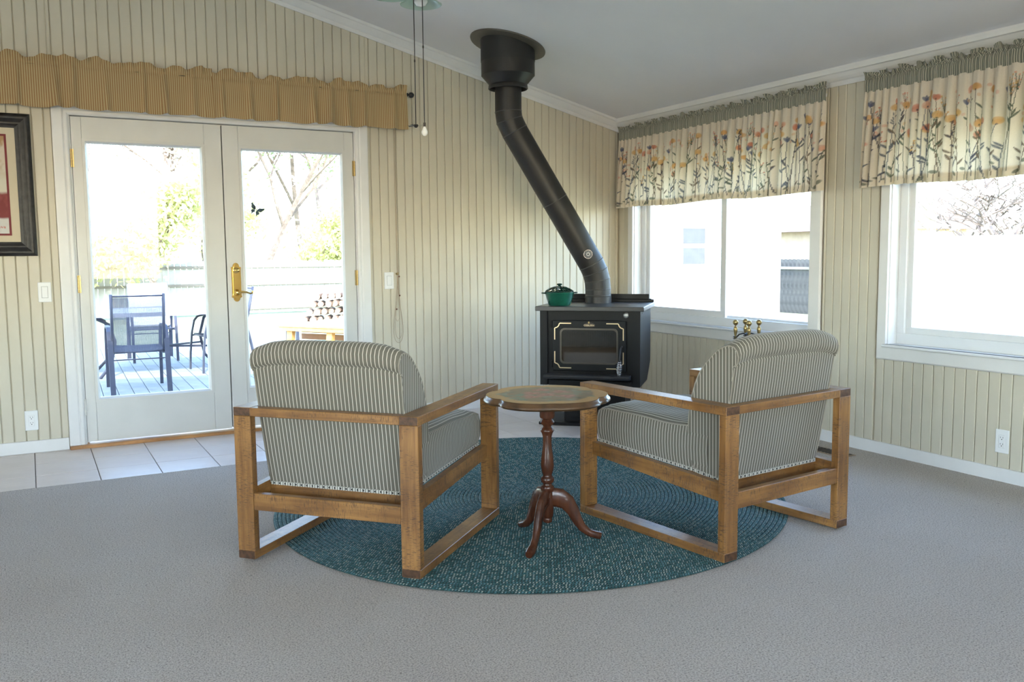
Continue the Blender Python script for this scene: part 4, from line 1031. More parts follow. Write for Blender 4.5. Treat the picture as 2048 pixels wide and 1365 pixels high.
C = paint(C, np.clip((.95-V_+n1*.12)/.06, 0, 1)*np.clip(n2*2+.6, 0, 1), (.62, .54, .44)); C = paint(C, np.clip((.68-V_+n1*.1)/.05, 0, 1), (.64, .60, .50)); C = paint(C, np.clip((.5-np.abs(V_-.62+n1*.1)*8), 0, 1)*.6, (.48, .33, .18))
C = paint(C, np.clip((.44-V_+n1*.04)/.03, 0, 1), (.22, .05, .05)); C = paint(C, np.clip((.44-V_+n1*.04)/.03, 0, 1)*np.clip(n2*1.5, 0, 1)*.6, (.34, .10, .09)); C = paint(C, np.clip((.17-V_+n1*.03)/.02, 0, 1), (.62, .60, .57))
for i in range(9):
    sx_ = .83+i*.014; C = paint(C, ((np.abs(U_-sx_) < .005) & (np.abs(V_-.065-.006*math.sin(i*2.3)) < .008)).astype(float)*.8, (.5, .15, .12))
me = grid_mesh('artwork', ax0+(ax1-ax0)*U_, np.full(U_.shape, -.0085), az0+(az1-az0)*V_, cols=C); link('artwork', me, M_art, pf)

# ================================================================== VALANCE OVER DOORS
def pinch0(s, q): return np.clip(np.sin(2*PI*s*3.3+q.rand()*6)+np.sin(2*PI*s*5.7+q.rand()*6)-1.0, 0, 1)
def gold_panel(parent, xa, xb, seed, xoff):
    q = np.random.RandomState(seed); Wd = xb-xa; n = int(Wd/.006); m = 34
    zt0, zr, zb0 = 2.402, 2.362, 2.098
    s = np.linspace(0, 1, n); T = np.linspace(0, 1, m)
    X = np.zeros((m, n)); Y = X.copy(); Zz = X.copy()
    # fold centres, irregular
    folds = []
    p = .05
    while p < .97: folds.append((p, q.uniform(.012, .026)/Wd, q.uniform(.6, 1.2))); p += q.uniform(.10, .26)/Wd
    soft = sum(np.sin(2*PI*s*Wd/q.uniform(.12, .4)+q.rand()*6)*.3 for _ in range(4))
    top_w = .013*np.sin(2*PI*s*Wd/.37+q.rand()*6+1.5*np.sin(s*Wd*9))+.008*np.sin(2*PI*s*Wd/.15+q.rand()*6)-.020*pinch0(s, q)
    fold = np.zeros(n); pinch = np.zeros(n)
    for c, w_, a in folds: fold += a*np.exp(-((s-c)/w_)**2); pinch += a*np.exp(-((s-c)/(w_*.35))**2)
    bot = .006*np.sin(2*PI*s*Wd/.33+q.rand()*6)+.010*fold
    for j, t in enumerate(T):
        z = zt0+top_w*(1 if t < .001 else 1-min(1, t/.13)) + (zb0-zt0)*t + bot*max(0, t-.3)
        lo = max(0, (t-.1)/.9)
        y = -.072-.010*soft*lo-.036*fold*(.35+.65*lo)
        if t < .12: y = -.075-.014*np.sin(2*PI*s*Wd/.061+q.rand()*.1)*(1-t/.12)-.010*pinch   # ruffled heading
        y = y+.008*math.exp(-((t-.16)/.035)**2)*1.0                                  # rod pocket stitch
        z = z-.012*pinch*math.exp(-((t-.1)/.08)**2)
        lean = .03*fold*(t-.4)*np.sin(s*40)
        X[j] = xa+s*Wd+lean*.5+(.012 if True else 0)*(t-.5)*(s > .97); Y[j] = y; Zz[j] = z
    U = np.tile(s*Wd*1.25+xoff, (m, 1)); Vv = np.tile(T[:, None]*.3, (1, n))
    me = grid_mesh('valance_panel', X, Y, Zz, uv=(U, Vv)); o = link('curtain_fabric', me, M_goldstripe, parent)
    # folded hem band behind the lower edge
    mm = 4; Xh, Yh, Zh = X[-mm:]*1, Y[-mm:]+.004, Zz[-mm:]+.001
    link('hem', grid_mesh('hem', Xh, Yh, Zh, uv=(U[-mm:], Vv[-mm:])), M_goldstripe, parent)
for nm, xa, xb, sd_, lb in (('striped_valance', -3.262, -1.90, 11, 'gold and tan striped valance, right half above the double doors'), ('striped_valance', -5.10, -3.250, 12, 'gold and tan striped valance, left half running off the photo edge')):
    e_ = empty(nm, (0, 0, 0), 0, label=lb, cat='valance', group='striped valances on the door rod'); gold_panel(e_, xa, xb, sd_, sd_*.013)
rod = empty('curtain_rod', (-3.5, -.058, 2.348), 0, label='black curtain rod with ball finial holding the striped valances', cat='curtain rod')
G().tube([(-1.75, 0, 0), (1.60, 0, 0)], .008, 10).obj('rod', M_iron, rod, smooth=True)
G().lathe([(0, 1.60), (.012, 1.60), (.013, 1.607), (.007, 1.611), (.007, 1.616), (.016, 1.621), (.0195, 1.632), (.018, 1.645), (.010, 1.653), (0, 1.655)], 20, axis='x').obj('finial', M_iron, rod, smooth=50)
for xx in (-1.5, .2, 1.55): G().tube([(xx, 0, 0), (xx, .03, -.004), (xx, .057, -.004)], .006, 8).obj('bracket', M_iron, rod, smooth=True)

# ================================================================== FLORAL VALANCES
VW, VH = 2.13, .60
def floral_print(wm, hm, res=.0031):
    q = np.random.RandomState(21); w_, h = int(wm/res), int(hm/res); Xp = (np.arange(w_)+.5)*res; Yp = (np.arange(h)+.5)*res
    C = np.zeros((h, w_, 3)); C[:] = (.76, .68, .57); C *= (1+.015*q.randn(h, w_))[..., None]
    def region(x0, x1, y0, y1):
        i0, i1 = max(0, int(x0/res)), min(w_, int(x1/res)+1); j0, j1 = max(0, int(y0/res)), min(h, int(y1/res)+1); return (slice(j0, j1), slice(i0, i1)), np.meshgrid(Xp[i0:i1], Yp[j0:j1])
    def dab(x, y, rx, ry, ang, c, al=.9):
        r = max(rx, ry)*1.3; sl, (X, Y) = region(x-r, x+r, y-r, y+r)
        if X.size == 0: return
        u = (X-x)*math.cos(ang)+(Y-y)*math.sin(ang); v_ = -(X-x)*math.sin(ang)+(Y-y)*math.cos(ang); d = np.hypot(u/rx, v_/ry)
        m = np.clip((1-d)/.25, 0, 1)*al; C[sl] = C[sl]*(1-m[..., None])+m[..., None]*np.array(c)
    def line(x0, y0, x1, y1, wd, c, bend_=0, al=.9):
        n = max(2, int(math.hypot(x1-x0, y1-y0)/.0025))
        for i in range(n+1):
            t = i/n; bx_ = bend_*math.sin(PI*t); x = x0+(x1-x0)*t+bx_; y = y0+(y1-y0)*t
            i0, j0 = int(x/res), int(y/res); rr_ = max(1, int(round(wd/res)))
            if 0 <= i0 < w_-rr_ and 0 <= j0 < h: C[j0, i0:i0+rr_] = C[j0, i0:i0+rr_]*(1-al)+al*np.array(c)
    slate = [(.07, .07, .10), (.12, .13, .16), (.10, .12, .09), (.16, .11, .08)]
    cols = [(.66, .28, .16), (.68, .38, .16), (.70, .32, .23), (.60, .24, .16), (.68, .42, .17), (.72, .40, .28)]
    x = .02
    while x < wm-.02:
        kind = q.choice(['poppy', 'poppy', 'bud', 'leafy', 'iris', 'berry', 'round']); s_ = slate[q.randint(4)]; top = q.uniform(.20, .47); lean = q.uniform(-.05, .05); b = q.uniform(-.015, .015)
        y0 = q.uniform(.0, .03); line(x, y0, x+lean, top, .0036 if kind != 'poppy' else .004, s_, b)
        def at(t): return x+lean*t+b*math.sin(PI*t), y0+(top-y0)*t
        c = cols[q.randint(len(cols))]
        for _ in range(q.randint(2, 5)):
            t = q.uniform(.08, .85); ax, ay = at(t); an = q.choice([-1, 1])*q.uniform(.35, .9); L_ = q.uniform(.02, .05)
            ex, ey = ax+math.sin(an)*L_, ay+math.cos(an)*L_; line(ax, ay, ex, ey, .0036, s_); dab((ax+ex)/2, (ay+ey)/2, L_*.5, .006, PI/2-an, s_, .75)
        hx_, hy_ = at(1)
        if kind == 'poppy':
            for k in range(4): dab(hx_+q.uniform(-.010, .010), hy_+q.uniform(0, .014), q.uniform(.018, .028), q.uniform(.013, .021), q.uniform(-.6, .6), tuple(np.array(c)*q.uniform(.85, 1.15)), .65)
            dab(hx_, hy_-.004, .005, .006, 0, s_, .8)
        elif kind == 'bud': dab(hx_, hy_+.008, .012, .020, 0, c, .85); dab(hx_, hy_-.004, .005, .005, 0, s_, .8)
        elif kind == 'round': dab(hx_, hy_+.010, .030, .022, 0, cols[4], .8); dab(hx_+.003, hy_+.008, .016, .011, 0, cols[1], .6); dab(hx_, hy_-.006, .006, .004, 0, s_, .8)
        elif kind == 'iris':
            for a in (-.7, 0, .7): dab(hx_+math.sin(a)*.011, hy_+math.cos(a)*.014, .009, .020, -a, (.12, .13, .21), .8)
        elif kind == 'berry':
            for _ in range(9): bx_, by_ = hx_+q.uniform(-.022, .022), hy_+q.uniform(-.05, .04); line(hx_, hy_-.05, bx_, by_, .003, s_, 0, .6); dab(bx_, by_, .005, .005, 0, c, .9)
        else:
            for k in range(7): a = q.uniform(-1.1, 1.1); dab(hx_+math.sin(a)*.014, hy_-.03+.012*k, .012, .004, PI/2-a, s_, .8)
        if q.rand() < .5: dab(x+q.uniform(-.03, .03), q.uniform(.02, .09), q.uniform(.010, .018), q.uniform(.006, .010), q.uniform(0, 3), slate[2], .75)
        if q.rand() < .35: dab(x+q.uniform(-.04, .04), q.uniform(.28, .46), .012, .009, q.uniform(0, 3), cols[q.randint(6)], .45)
        x += q.uniform(.013, .028)
    return C, res
def pleats(s, q, n_):
    ph = np.cumsum(q.uniform(.6, 1.4, n_)); ph = ph/ph[-1]*PI*2*n_; return np.interp(s, np.linspace(0, 1, n_), ph)
def floral_valance():
    q = np.random.RandomState(31); full = 1.45; C, res = floral_print(VW*full, VH-.055)
    h, w_ = C.shape[:2]; n = w_; s = np.linspace(0, 1, n); T = np.linspace(0, 1, h)     # T=0 bottom
    ph = pleats(s, q, 34); amp = .6+.4*np.sin(2*PI*s*5+1)
    X = np.zeros((h, n)); Y = X.copy(); Zz = X.copy()
    zb, ztp = 0.0, VH-.055+.0
    hang = .006*np.sin(2*PI*s*2.3)+.004*np.sin(ph)
    for j, t in enumerate(T):
        a = .006+.038*(1-t)**.7*amp+.004*np.sin(2*PI*s*9)*(1-t); sk = .22*VW/34
        X[j] = s*VW+sk*np.sin(ph*1.0+PI/2)*(1-t*.6)*.9; Y[j] = a*np.sin(ph)+.0012*np.sin(ph*3.1)*t-.010*(1-t); Zz[j] = ztp*t+hang*(1-t)
    body = grid_mesh('curtain_fabric', X, Y, Zz, cols=C)
    mh = 18; hem = grid_mesh('hem', X[:mh:3, ::2], Y[:mh:3, ::2]+.004, Zz[:mh:3, ::2]+.001)
    # header: gathered band + ruffle
    n2 = 1100; s2 = np.linspace(0, 1, n2); ph2 = pleats(s2, q, 150); m2 = 16; X = np.zeros((m2, n2)); Y = X.copy(); Zz = X.copy()
    for j in range(m2):
        t = j/(m2-1); zz = (VH-.062)+t*.105; ruff = max(0, (t-.68)/.32); a = .0035 if t < .68 else .004+.016*ruff
        p_ = ph2 if t < .68 else ph2*(1-.55*min(1, ruff*2))*1.0
        Y[j] = a*np.sin(p_+ (2.0*np.sin(s2*60)*ruff))-.004*math.sin(min(1, t/.68)*PI)-(.006*ruff); X[j] = s2*VW+.004*np.cos(p_)*(1+ruff*2); Zz[j] = zz+ruff*(.010*np.sin(ph2*.13)+.006*np.sin(ph2*.31))
    head = grid_mesh('gathered_heading', X, Y, Zz, uv=(np.tile(s2*VW*2.0, (m2, 1)), np.tile(np.linspace(0, .1, m2)[:, None], (1, n2))))
    return body, hem, head
bm_, hm_, hd_ = floral_valance()
for (yy, zz, lb) in ((-.135, 1.562, 'floral valance with sage heading over the window nearest the stove'), (-2.555, 1.562, 'floral valance with sage heading over the right-hand window')):
    e_ = empty('floral_valance', (-.085, yy, zz), R(-90), label=lb, cat='valance', group='floral window valances')
    link('curtain_fabric', bm_, M_floral, e_); link('hem', hm_, M_lining, e_); link('gathered_heading', hd_, M_sage, e_)
    G().box(0.0, VW, .006, .010, VH-.035, VH-.015).obj('rod', M_plate, e_)
    for q_ in (.05, VW-.094): G().box(q_, q_+.004, .010, .083, VH-.035, VH-.015).obj('rod_return', M_plate, e_)

# ================================================================== CEILING FAN
FX, FY = -2.74, -2.10; cz_ = ceil_z(FX)
fan = empty('ceiling_fan', (FX, FY, cz_), 0, label='ceiling fan with frosted glass light shades at the top edge', cat='ceiling fan')
M_fan = plain('fan_white', (.7, .7, .68), .35)
d = 2.93-cz_
G().lathe([(0, .02), (.07, .02), (.07, -.05), (.03, -.085), (.012, -.09), (.012, 2.83-cz_)], 24).obj('canopy', M_fan, fan, smooth=40)
G().lathe([(0, 2.84-cz_), (.05, 2.84-cz_), (.11, 2.80-cz_), (.12, 2.74-cz_), (.10, 2.70-cz_), (.05, 2.68-cz_), (.05, 2.60-cz_), (.035, 2.58-cz_), (0, 2.58-cz_)], 28).obj('motor_housing', M_fan, fan, smooth=40)
for k in range(5):
    a = 2*PI*k/5+.3; c, s_ = math.cos(a), math.sin(a); v = []
    for r_, w_ in ((.10, .03), (.17, .05), (.22, .062), (.54, .070), (.56, .05)):
        for sg in (-1, 1):
            for dz in (0, .006): v.append((c*r_-s_*w_*sg, s_*r_+c*w_*sg, 2.745-cz_+dz+sg*.008))
    f = [(4*i+a_, 4*i+b_, 4*i+4+b_, 4*i+4+a_) for i in range(4) for a_, b_ in ((0, 1), (1, 3), (3, 2), (2, 0))]+[(0, 1, 3, 2), (16, 17, 19, 18)]
    G().add(v, f).obj('blade', M_fan, fan)
for k, (sx_, sy_) in enumerate(((.03, .145), (-.235, -.03), (.10, -.22))):
    if k == 0: sx_, sy_ = FX+0, FY+0; tgt = Vector((-2.66, -2.15, 0))
    pos_ = [(-2.645, -2.10), (-2.765, -2.02), (-2.72, -2.32)][k]; lx, ly = pos_[0]-FX, pos_[1]-FY
    z_ = (2.394, 2.438, 2.44)[k]-cz_
    sh = G().lathe([(.022, .070), (.030, .068), (.040, .055), (.060, .030), (.085, .010), (.101, .0), (.099, -.002), (.082, .006), (.058, .026), (.036, .052), (.022, .066)], 36, (lx, ly, z_), caps=False).obj('glass_shade', M_shade, fan, smooth=60)
    G().lathe([(0, -.010), (.022, -.006), (.033, .010), (.034, .022), (.028, .040), (.016, .055), (.014, .075), (0, .076)], 20, (lx, ly, z_)).obj('bulb', plain('bulb_white', (.85, .85, .86), .15), sh, smooth=60)
    G().tube([(lx, ly, z_+.065), (lx*.8, ly*.8, z_+.13), (lx*.2, ly*.2, z_+.165)], .012, 10).obj('light_arm', M_fan, fan, smooth=True)
for (x_, y_, zb_, kind) in ((-2.716, -2.182, 1.808, 'fan'), (-2.678, -2.196, 1.823, 'bulb')):
    t = empty('pull_chain', (x_, y_, zb_), 0, label='dark pull chain ending in a '+('small fan-shaped fob' if kind == 'fan' else 'white light-bulb fob'), cat='pull chain', group='ceiling fan pull chains')
    G().tube([(0, 0, .0), (0, 0, 2.62-zb_)], .0022, 6).obj('chain', M_chain, t, smooth=True)
    G().lathe([(0, -.008), (.004, -.005), (.004, .005), (0, .008)], 8, (0, 0, .30 if kind == 'fan' else .35)).obj('coupling', M_chain, t, smooth=True)
    if kind == 'fan':
        g = G(); g.lathe([(0, .008), (.010, .006), (.012, 0), (.006, -.008), (0, -.010)], 12)
        for k in range(4):
            a = PI/2*k+.6; c, s_ = math.cos(a), math.sin(a); g.add([(c*.008-s_*.004, s_*.008+c*.004, .001), (c*.008+s_*.004, s_*.008-c*.004, -.001), (c*.042+s_*.007, s_*.042-c*.007, -.001), (c*.042-s_*.007, s_*.042+c*.007, .003)], [(0,1,2,3)])
        g.obj('fob', M_chain, t)
    else:
        G().lathe([(0, .0), (.006, .0), (.006, -.018), (0, -.018)], 12).obj('fob_cap', M_chain, t, smooth=40)
        G().lathe([(.005, -.018), (.009, -.028), (.0145, -.040), (.014, -.050), (.008, -.060), (0, -.063)], 16).obj('fob', plain('fob_white', (.85, .85, .83), .3), t, smooth=60)

# ================================================================== OUTSIDE
gr = G(); gr.box(-40, 40, .14, 60, -.62, -.5); gr.box(.14, 40, -30, .14, -.62, -.5); gr.box(-40, XL-.14, -30, .14, -.62, -.5); gr.box(XL-.14, .14, -30, YF-.14, -.62, -.5); tag(gr.obj('ground', M_grass), 'pale green lawn beyond the deck', 'lawn', kind='structure')
dk = empty('deck', (0, 0, 0), 0, label='grey board deck outside the double doors', cat='deck', kind='structure')
DA = R(-1.75); bw = .140
dme = G().box(.003, bw-.003, 0, 8.3, -.04, 0, ch=.003).mesh('deck_board'); dme.materials.append(M_deck)
for i in range(38):
    o = link('deck_board', dme, None, dk, (-6.4+i*bw, .16, -.15)); o.rotation_euler = (0, 0, DA)
bx('joists', -6.3, -1.2, .2, 8.3, -.48, -.21, M_dark, dk)

def patio_chair(loc, rz, label):
    r = empty('patio_chair', loc, rz, label=label, cat='patio chair', group='grey sling patio chairs around the patio table')
    hw = .262
    for s in (-1, 1):
        x = s*hw
        def band(nm, pts, wx, th):
            v = []; n = len(pts)
            for i, p in enumerate(pts):
                a = Vector(pts[max(0, i-1)]); b = Vector(pts[min(n-1, i+1)]); t = (b-a).normalized(); nr = Vector((-t.y, t.x))*th
                for xx in (x-wx, x+wx):
                    for sg in (-1, 1): v.append((xx+s*.0, p[0]+nr.x*sg, p[1]+nr.y*sg))
            f = [(4*i+a_, 4*i+b_, 4*i+4+b_, 4*i+4+a_) for i in range(n-1) for a_, b_ in ((0, 1), (1, 3), (3, 2), (2, 0))]+[(0, 1, 3, 2), (4*n-4, 4*n-3, 4*n-1, 4*n-2)]
            return G().add(v, f).obj(nm, M_patio, r)
        band('rear_leg', [(-.31, .001), (-.27, .20), (-.23, .40), (-.20, .53), (-.16, .61), (-.10, .648), (-.02, .655)], .024, .009)
        band('front_leg', [(-.02, .655), (.14, .65), (.22, .63), (.26, .58), (.29, .45), (.315, .20), (.325, .001)], .016, .010)
        G().tube([(x*.92, .27, .42), (x*.92, -.12, .385), (x*.92, -.17, .42), (x*.92, -.235, .68), (x*.92, -.30, .985)], .015, 8).obj('side_rail', M_patio, r, smooth=True)
        G().tube([(x*.99, .30, .41), (x*.92, .27, .41)], .010, 6).tube([(x, -.245, .36), (x*.92, -.15, .395)], .010, 6).obj('bracket', M_patio, r, smooth=True)
    w_ = hw*.90
    g = G(); g.box(-w_, w_, 0, .004, 0, .56); o = g.obj('back_sling', M_sling, r); o.location = (0, -.172, .405); o.rotation_euler = (R(13), 0, 0)
    g = G(); g.box(-w_, w_, -.14, .27, .0, .004); o = g.obj('seat_sling', M_sling, r); o.location = (0, 0, .408); o.rotation_euler = (R(4), 0, 0)
    G().tube([(-w_, -.295, .965), (w_, -.295, .965)], .010, 6).tube([(-w_, -.168, .40), (w_, -.168, .40)], .009, 6).tube([(-w_, .27, .42), (w_, .27, .42)], .010, 6).tube([(-w_*1.05, -.20, .33), (w_*1.05, -.20, .33)], .007, 6).obj('cross_bar', M_patio, r, smooth=True)
    return r
pc1 = patio_chair((-3.435, 3.58, -.15), 0, 'grey sling patio chair nearest the left door pane, back to the room')
for loc, rz, lb in (((-2.36, 4.78, -.15), R(97), 'grey sling patio chair at the right end of the patio table, facing left'), ((-4.18, 5.05, -.15), R(-88), 'grey sling patio chair at the left end of the patio table'), ((-2.98, 6.30, -.15), R(180), 'patio chair with a sunlit back painted white on the far side of the patio table')):
    c = copy_tree(pc1, None, loc, rz); c['label'] = lb
o = bx('sunlit_back_panel', -.25, .25, .004, .05, .02, .60, M_plate, c, .015); o.location = (0, -.172, .405); o.rotation_euler = (R(13), 0, 0)  # white panel paints the sun glare on the far chair's sling
pt = empty('patio_table', (-3.05, 4.98, -.15), 0, label='oval glass patio table with grey rim among the patio chairs', cat='patio table')
ta, tb_ = .98, .62
n = 64; v = []
for k_, z in ((1.0, .690), (1.0, .735), (.95, .735), (.95, .690)):
    for k in range(n): a = 2*PI*k/n; v.append((ta*k_*math.copysign(abs(math.cos(a))**.85, math.cos(a)), tb_*k_*math.copysign(abs(math.sin(a))**.85, math.sin(a)), z))
G().add(v, [(r_*n+k, r_*n+(k+1) % n, ((r_+1) % 4)*n+(k+1) % n, ((r_+1) % 4)*n+k) for r_ in range(4) for k in range(n)]).obj('rim', plain('patio_table_grey', (.35, .38, .46), .45), pt, smooth=40)
g = G(); g.prism([(ta*.955*math.copysign(abs(math.cos(a))**.85, math.cos(a)), tb_*.955*math.copysign(abs(math.sin(a))**.85, math.sin(a))) for a in [2*PI*k/n for k in range(n)]], (0, 0, .722), (1,0,0), (0,1,0), (0,0,1), .007)
g.obj('glass_top', plain('pebbled_glass', (.55, .60, .66), .2), pt)
for sx_, sy_ in ((1, 1), (-1, 1), (-1, -1), (1, -1)):
    G().tube([(sx_*.72, sy_*.38, .69), (sx_*.56, sy_*.30, .60), (sx_*.50, sy_*.27, .40), (sx_*.55, sy_*.29, .15), (sx_*.68, sy_*.36, .0)], .018, 8).obj('leg', M_patio, pt, smooth=True)
G().tube([(-.5, -.27, .3), (.5, .27, .3)], .012, 8).tube([(.5, -.27, .3), (-.5, .27, .3)], .012, 8).obj('brace', M_patio, pt, smooth=True)
# timber bench table with red slats
bt = empty('timber_bench', (-.571, 7.516, -.5), R(-56), label='low orange timber bench with reddish slats on the lawn', cat='bench')
for i in range(13): bx('top_plank', -.62, 1.5, i*.142, i*.142+.134, .565, .600, M_pine, bt, .004)
bx('apron', -.60, 1.48, .01, .045, .505, .565, M_pine, bt, .003)
for xx in (-.52, .28, 1.12):
    for s_ in (0, 1): G().prism([(0, 0), (.10, 0), (.16, .565), (.05, .565)] if s_ == 0 else [(0, 0), (.1, 0), (.05, .565), (-.05, .565)], (xx, .05+s_*1.6, 0), (1,0,0), (0,0,1), (0,1,0), .08).obj('leg', M_pine, bt)
for i in range(4): bx('slat', -.50, 1.4, .42, .45, .12+i*.11, .21+i*.11, M_red, bt, .003)
# firewood pile
rw = random.Random(8); lb0 = Vector((-.02, 10.2, -.5))
lc = 0
for row in range(4):
    for i in range(9-row):
        t = empty('firewood_log', (lb0.x+.15+.155*i+.078*row+rw.uniform(-.01, .01), lb0.y+.05*i+rw.uniform(-.04, .04), -.5+.085+.145*row+.40), R(-25+rw.uniform(-6, 6)), label='split log stacked in the firewood pile seen through the right door pane', cat='firewood log', group='split logs stacked in the firewood pile')
        r_ = rw.uniform(.058, .070); poly = [(r_*math.cos(a)*rw.uniform(.85, 1.08), r_*math.sin(a)*rw.uniform(.85, 1.08)) for a in [2*PI*k/8 for k in range(8)]]
        G().prism(poly, (0, 0, 0), (1,0,0), (0,0,1), (0,1,0), .4).obj('bark', M_log, t)
        G().prism([(a*.9, b*.9) for a, b in poly], (0, -.002, 0), (1,0,0), (0,0,1), (0,1,0), .003).obj('cut_face', M_logend, t)
lr = empty('log_rack', (lb0.x-.05, lb0.y-.1, -.5), R(15), label='dark rack under the firewood pile', cat='log rack')
bx('shelf', 0, 1.7, .0, .45, .34, .40, M_patio, lr, .005)
for a in (0.02, 1.6):
    for b in (.02, .38): bx('leg', a, a+.05, b, b+.05, 0, .34, M_patio, lr)
# fences
fn = empty('board_fence', (0, 20, -.5), 0, label='weathered board fence along the back of the yard', cat='fence')
fme = [G().prism([(.005, 0), (.155, 0), (.155, h), (.08, h+.02), (.005, h)], (0, 0, 0), (1,0,0), (0,0,1), (0,1,0), .02).mesh('fence_board') for h in (1.44, 1.48, 1.50)]
for m_ in fme: m_.materials.append(M_fence)
for i in range(120): link('fence_board', fme[rw.randint(0, 2)], None, fn, (-6.5+i*.163, rw.uniform(0, .012), .05))
for z in (.15, .85, 1.35): bx('rail', -6.5, 13.1, -.05, -.005, z, z+.07, plain('fence_rail_dark', (.16, .14, .12), .9), fn)
# trees
def tree(loc, h, label, leafm, nleaf, spread, seed, leaf0=.3, lean=0, tr_=.12, group=None, ls=.09):
    q = random.Random(seed); t = empty('tree', loc, q.uniform(0, 6), label=label, cat='tree', group=group); g = G(); tips = []
    def br(p, d, L_, r_, dep):
        n = 4; pts = [p.copy()]; dd = d.copy()
        for i in range(n):
            dd = (dd+Vector((q.uniform(-.22, .22), q.uniform(-.22, .22), q.uniform(-.05, .14)))).normalized(); pts.append(pts[-1]+dd*L_/n)
        g.tube(pts, [r_*(1-.45*i/n) for i in range(n+1)], 5)
        for a in pts[2:]: tips.append((a, dep))
        if dep < 3:
            for _ in range(q.randint(2, 4)+(3 if spread > 1.4 else 0)):
                k_ = q.randint(2, n); a = q.uniform(0, 2*PI); nd = (dd*.75+Vector((math.cos(a)*spread, math.sin(a)*spread, q.uniform(.1, .6)))).normalized(); br(pts[k_], nd, L_*q.uniform(.5, .72), r_*.55, dep+1)
    br(Vector((0, 0, 0)), Vector((lean, 0, 1)).normalized(), h*.48, tr_, 0)
    g.obj('trunk', M_bark, t)
    if nleaf:
        rs_ = np.random.RandomState(seed); T = np.array([a[:] for a, dep in tips if dep >= 1]); base_ = T[rs_.randint(len(T), size=nleaf)]+rs_.randn(nleaf, 3)*np.array([.32, .32, .28])
        base_ = base_[base_[:, 2] > leaf0]; k = len(base_); u = rs_.randn(k, 3); u /= np.linalg.norm(u, axis=1)[:, None]; w2 = np.cross(u, rs_.randn(k, 3)); w2 /= np.linalg.norm(w2, axis=1)[:, None]; sz = ls*(.6+rs_.rand(k, 1)*.8)
        V = np.stack([base_-u*sz, base_+w2*sz*.5, base_+u*sz, base_-w2*sz*.5], 1).reshape(-1, 3); me = bpy.data.meshes.new('foliage'); me.from_pydata(V.tolist(), [], (np.arange(k*4).reshape(k, 4)).tolist()); o = link('foliage', me, leafm, t); o['kind'] = 'stuff'
    return t
GT = 'trees beyond the back fence'
for i, (x, y, h, lm_, nl, sp, lb) in enumerate([(-3.6, 18.9, 3.4, M_leafY, 5200, 1.0, 'low yellow-green shrub in front of the fence, left pane'), (-1.6, 18.6, 3.8, M_leafY, 6200, 1.0, 'broad yellow-green shrub overhanging the fence centre'), (-3.9, 24, 10, M_leafP, 5000, .7, 'bare forked tree at the far left of the left pane'), (-.6, 26, 9, M_leafP, 7000, .9, 'pale budding tree behind the yellow shrubs'),
    (.4, 22.5, 6.0, M_leafY, 5200, .9, 'tall yellow-green tree behind the fence centre'), (3.2, 27, 12, M_leafG, 4500, .8, 'tall thin tree with sparse green leaves, right pane'), (5.0, 28, 12, M_leafP, 6000, .8, 'tall dark-trunked tree right of the sparse one'), (3.9, 21.8, 3.6, M_leafY, 3800, 1.0, 'pale yellow shrub behind the fence, right pane'), (6.6, 25, 9, M_leafG, 4200, .8, 'green tree at the right side of the right pane'), (1.9, 31, 12, M_leafP, 7000, .9, 'pale distant tree between the tall trees'),
    (-5.2, 30, 11, M_leafP, 6000, .9, 'pale distant tree at the left edge of the left pane'), (-2.4, 33, 13, M_leafP, 7000, .9, 'tall pale distant tree in the left pane'), (7.5, 33, 13, M_leafP, 7000, .9, 'tall pale distant tree at the right edge of the right pane')]):
    tree((x, y, -.5), h, lb, lm_, nl, sp, 40+i, .5, group=None, tr_=.13 if h > 8 else .07, ls=.085)
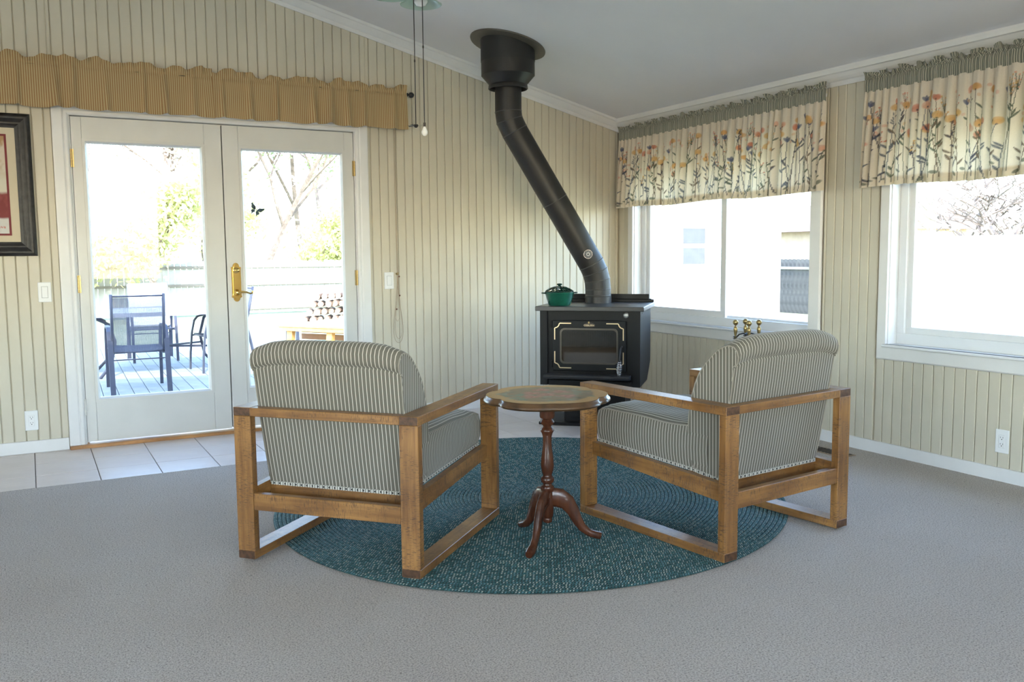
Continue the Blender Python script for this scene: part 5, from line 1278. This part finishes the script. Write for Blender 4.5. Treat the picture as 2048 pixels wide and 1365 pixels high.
# neighbour's house seen through window 1
nh = empty('neighbour_house', (10, 8.1, -.5), 0, label='white-sided house outside the window nearest the stove', cat='house')
bx('wall', -5.0, -.02, .02, 5, 0, 3.0, M_siding, nh)
lap = G().prism([(0, 0), (.026, 0), (.006, .118), (0, .118)], (0, 0, 0), (0,-1,0), (0,0,1), (-1,0,0), 5.0).mesh('siding_lap'); lap.materials.append(M_siding)
for i in range(26): link('siding_lap', lap, None, nh, (0, .02, i*.115))
NWX = (-2.67, -2.10)
wn = G().box(NWX[0]-.08, NWX[1]+.08, -.03, .02, 1.37, 2.26).obj('window', M_vinyl, nh)
bx('pane', NWX[0], NWX[1], -.04, -.028, 1.87, 2.18, M_glassgrey, wn); bx('pane', NWX[0], NWX[1], -.04, -.028, 1.45, 1.78, M_glassgrey, wn)
bx('corner_board', -.07, .03, -.035, .03, 0, 3.0, M_vinyl, nh)
g = G(); g.prism([(-.5, 2.95), (5.5, 2.95), (2.5, 4.4)], (-5.4, 0, 0), (0,1,0), (0,0,1), (1,0,0), 5.8); g.obj('roof', M_shingle, nh)
sf = empty('side_fence', (14, 9.6, -.5), 0, label='tall grey board fence beside the white house', cat='fence')
sfm = G().prism([(.005, 0), (.155, 0), (.155, 1.46), (.08, 1.48), (.005, 1.46)], (0, 0, 0), (1,0,0), (0,0,1), (0,1,0), .02).mesh('fence_board'); sfm.materials.append(plain('fence_dark_grey', (.12, .115, .115), .9, var=.2))
for i in range(26): link('fence_board', sfm, None, sf, (0, i*.15-.3, 0)).rotation_euler = (0, 0, R(90))
bx('rail', -.06, -.02, -.3, 3.6, 1.2, 1.27, M_fence, sf)
sh_ = empty('garden_shed', (15.5, 9.5, -.5), 0, label='brown-roofed shed behind the side fence', cat='shed')
bx('wall', 0, 3, 0, 4.5, 0, 2.3, plain('shed_tan', (.55, .42, .30), .8), sh_); g = G(); g.prism([(-.3, 2.25), (3.3, 2.25), (1.5, 3.1)], (0, -.3, 0), (1,0,0), (0,0,1), (0,1,0), 5.1); g.obj('roof', M_shingle, sh_)
# white wall of panels outside window 2 with brush above
vf = empty('vinyl_fence', (9, -3.2, -.5), 0, label='tall white panel fence outside the right-hand window', cat='fence')
for i in range(8): bx('fence_panel', 0, .05, i*1.1+.05, i*1.1+1.07, .05, 1.92, M_siding, vf, .01); bx('post', -.03, .08, i*1.1-.03, i*1.1+.07, 0, 2.0, M_vinyl, vf, .01)
for i, yy in enumerate((-.9, .3, 1.5, 2.7, 3.9, 5.0)):
    tree((11.3+.5*(i % 2), yy, -.5), 3.9, ['first', 'second', 'third', 'fourth', 'fifth', 'last'][i]+' clump from the right of bare tangled brush above the white fence', M_leafP, 250, 1.5, 80+i, 1.0, tr_=.05)
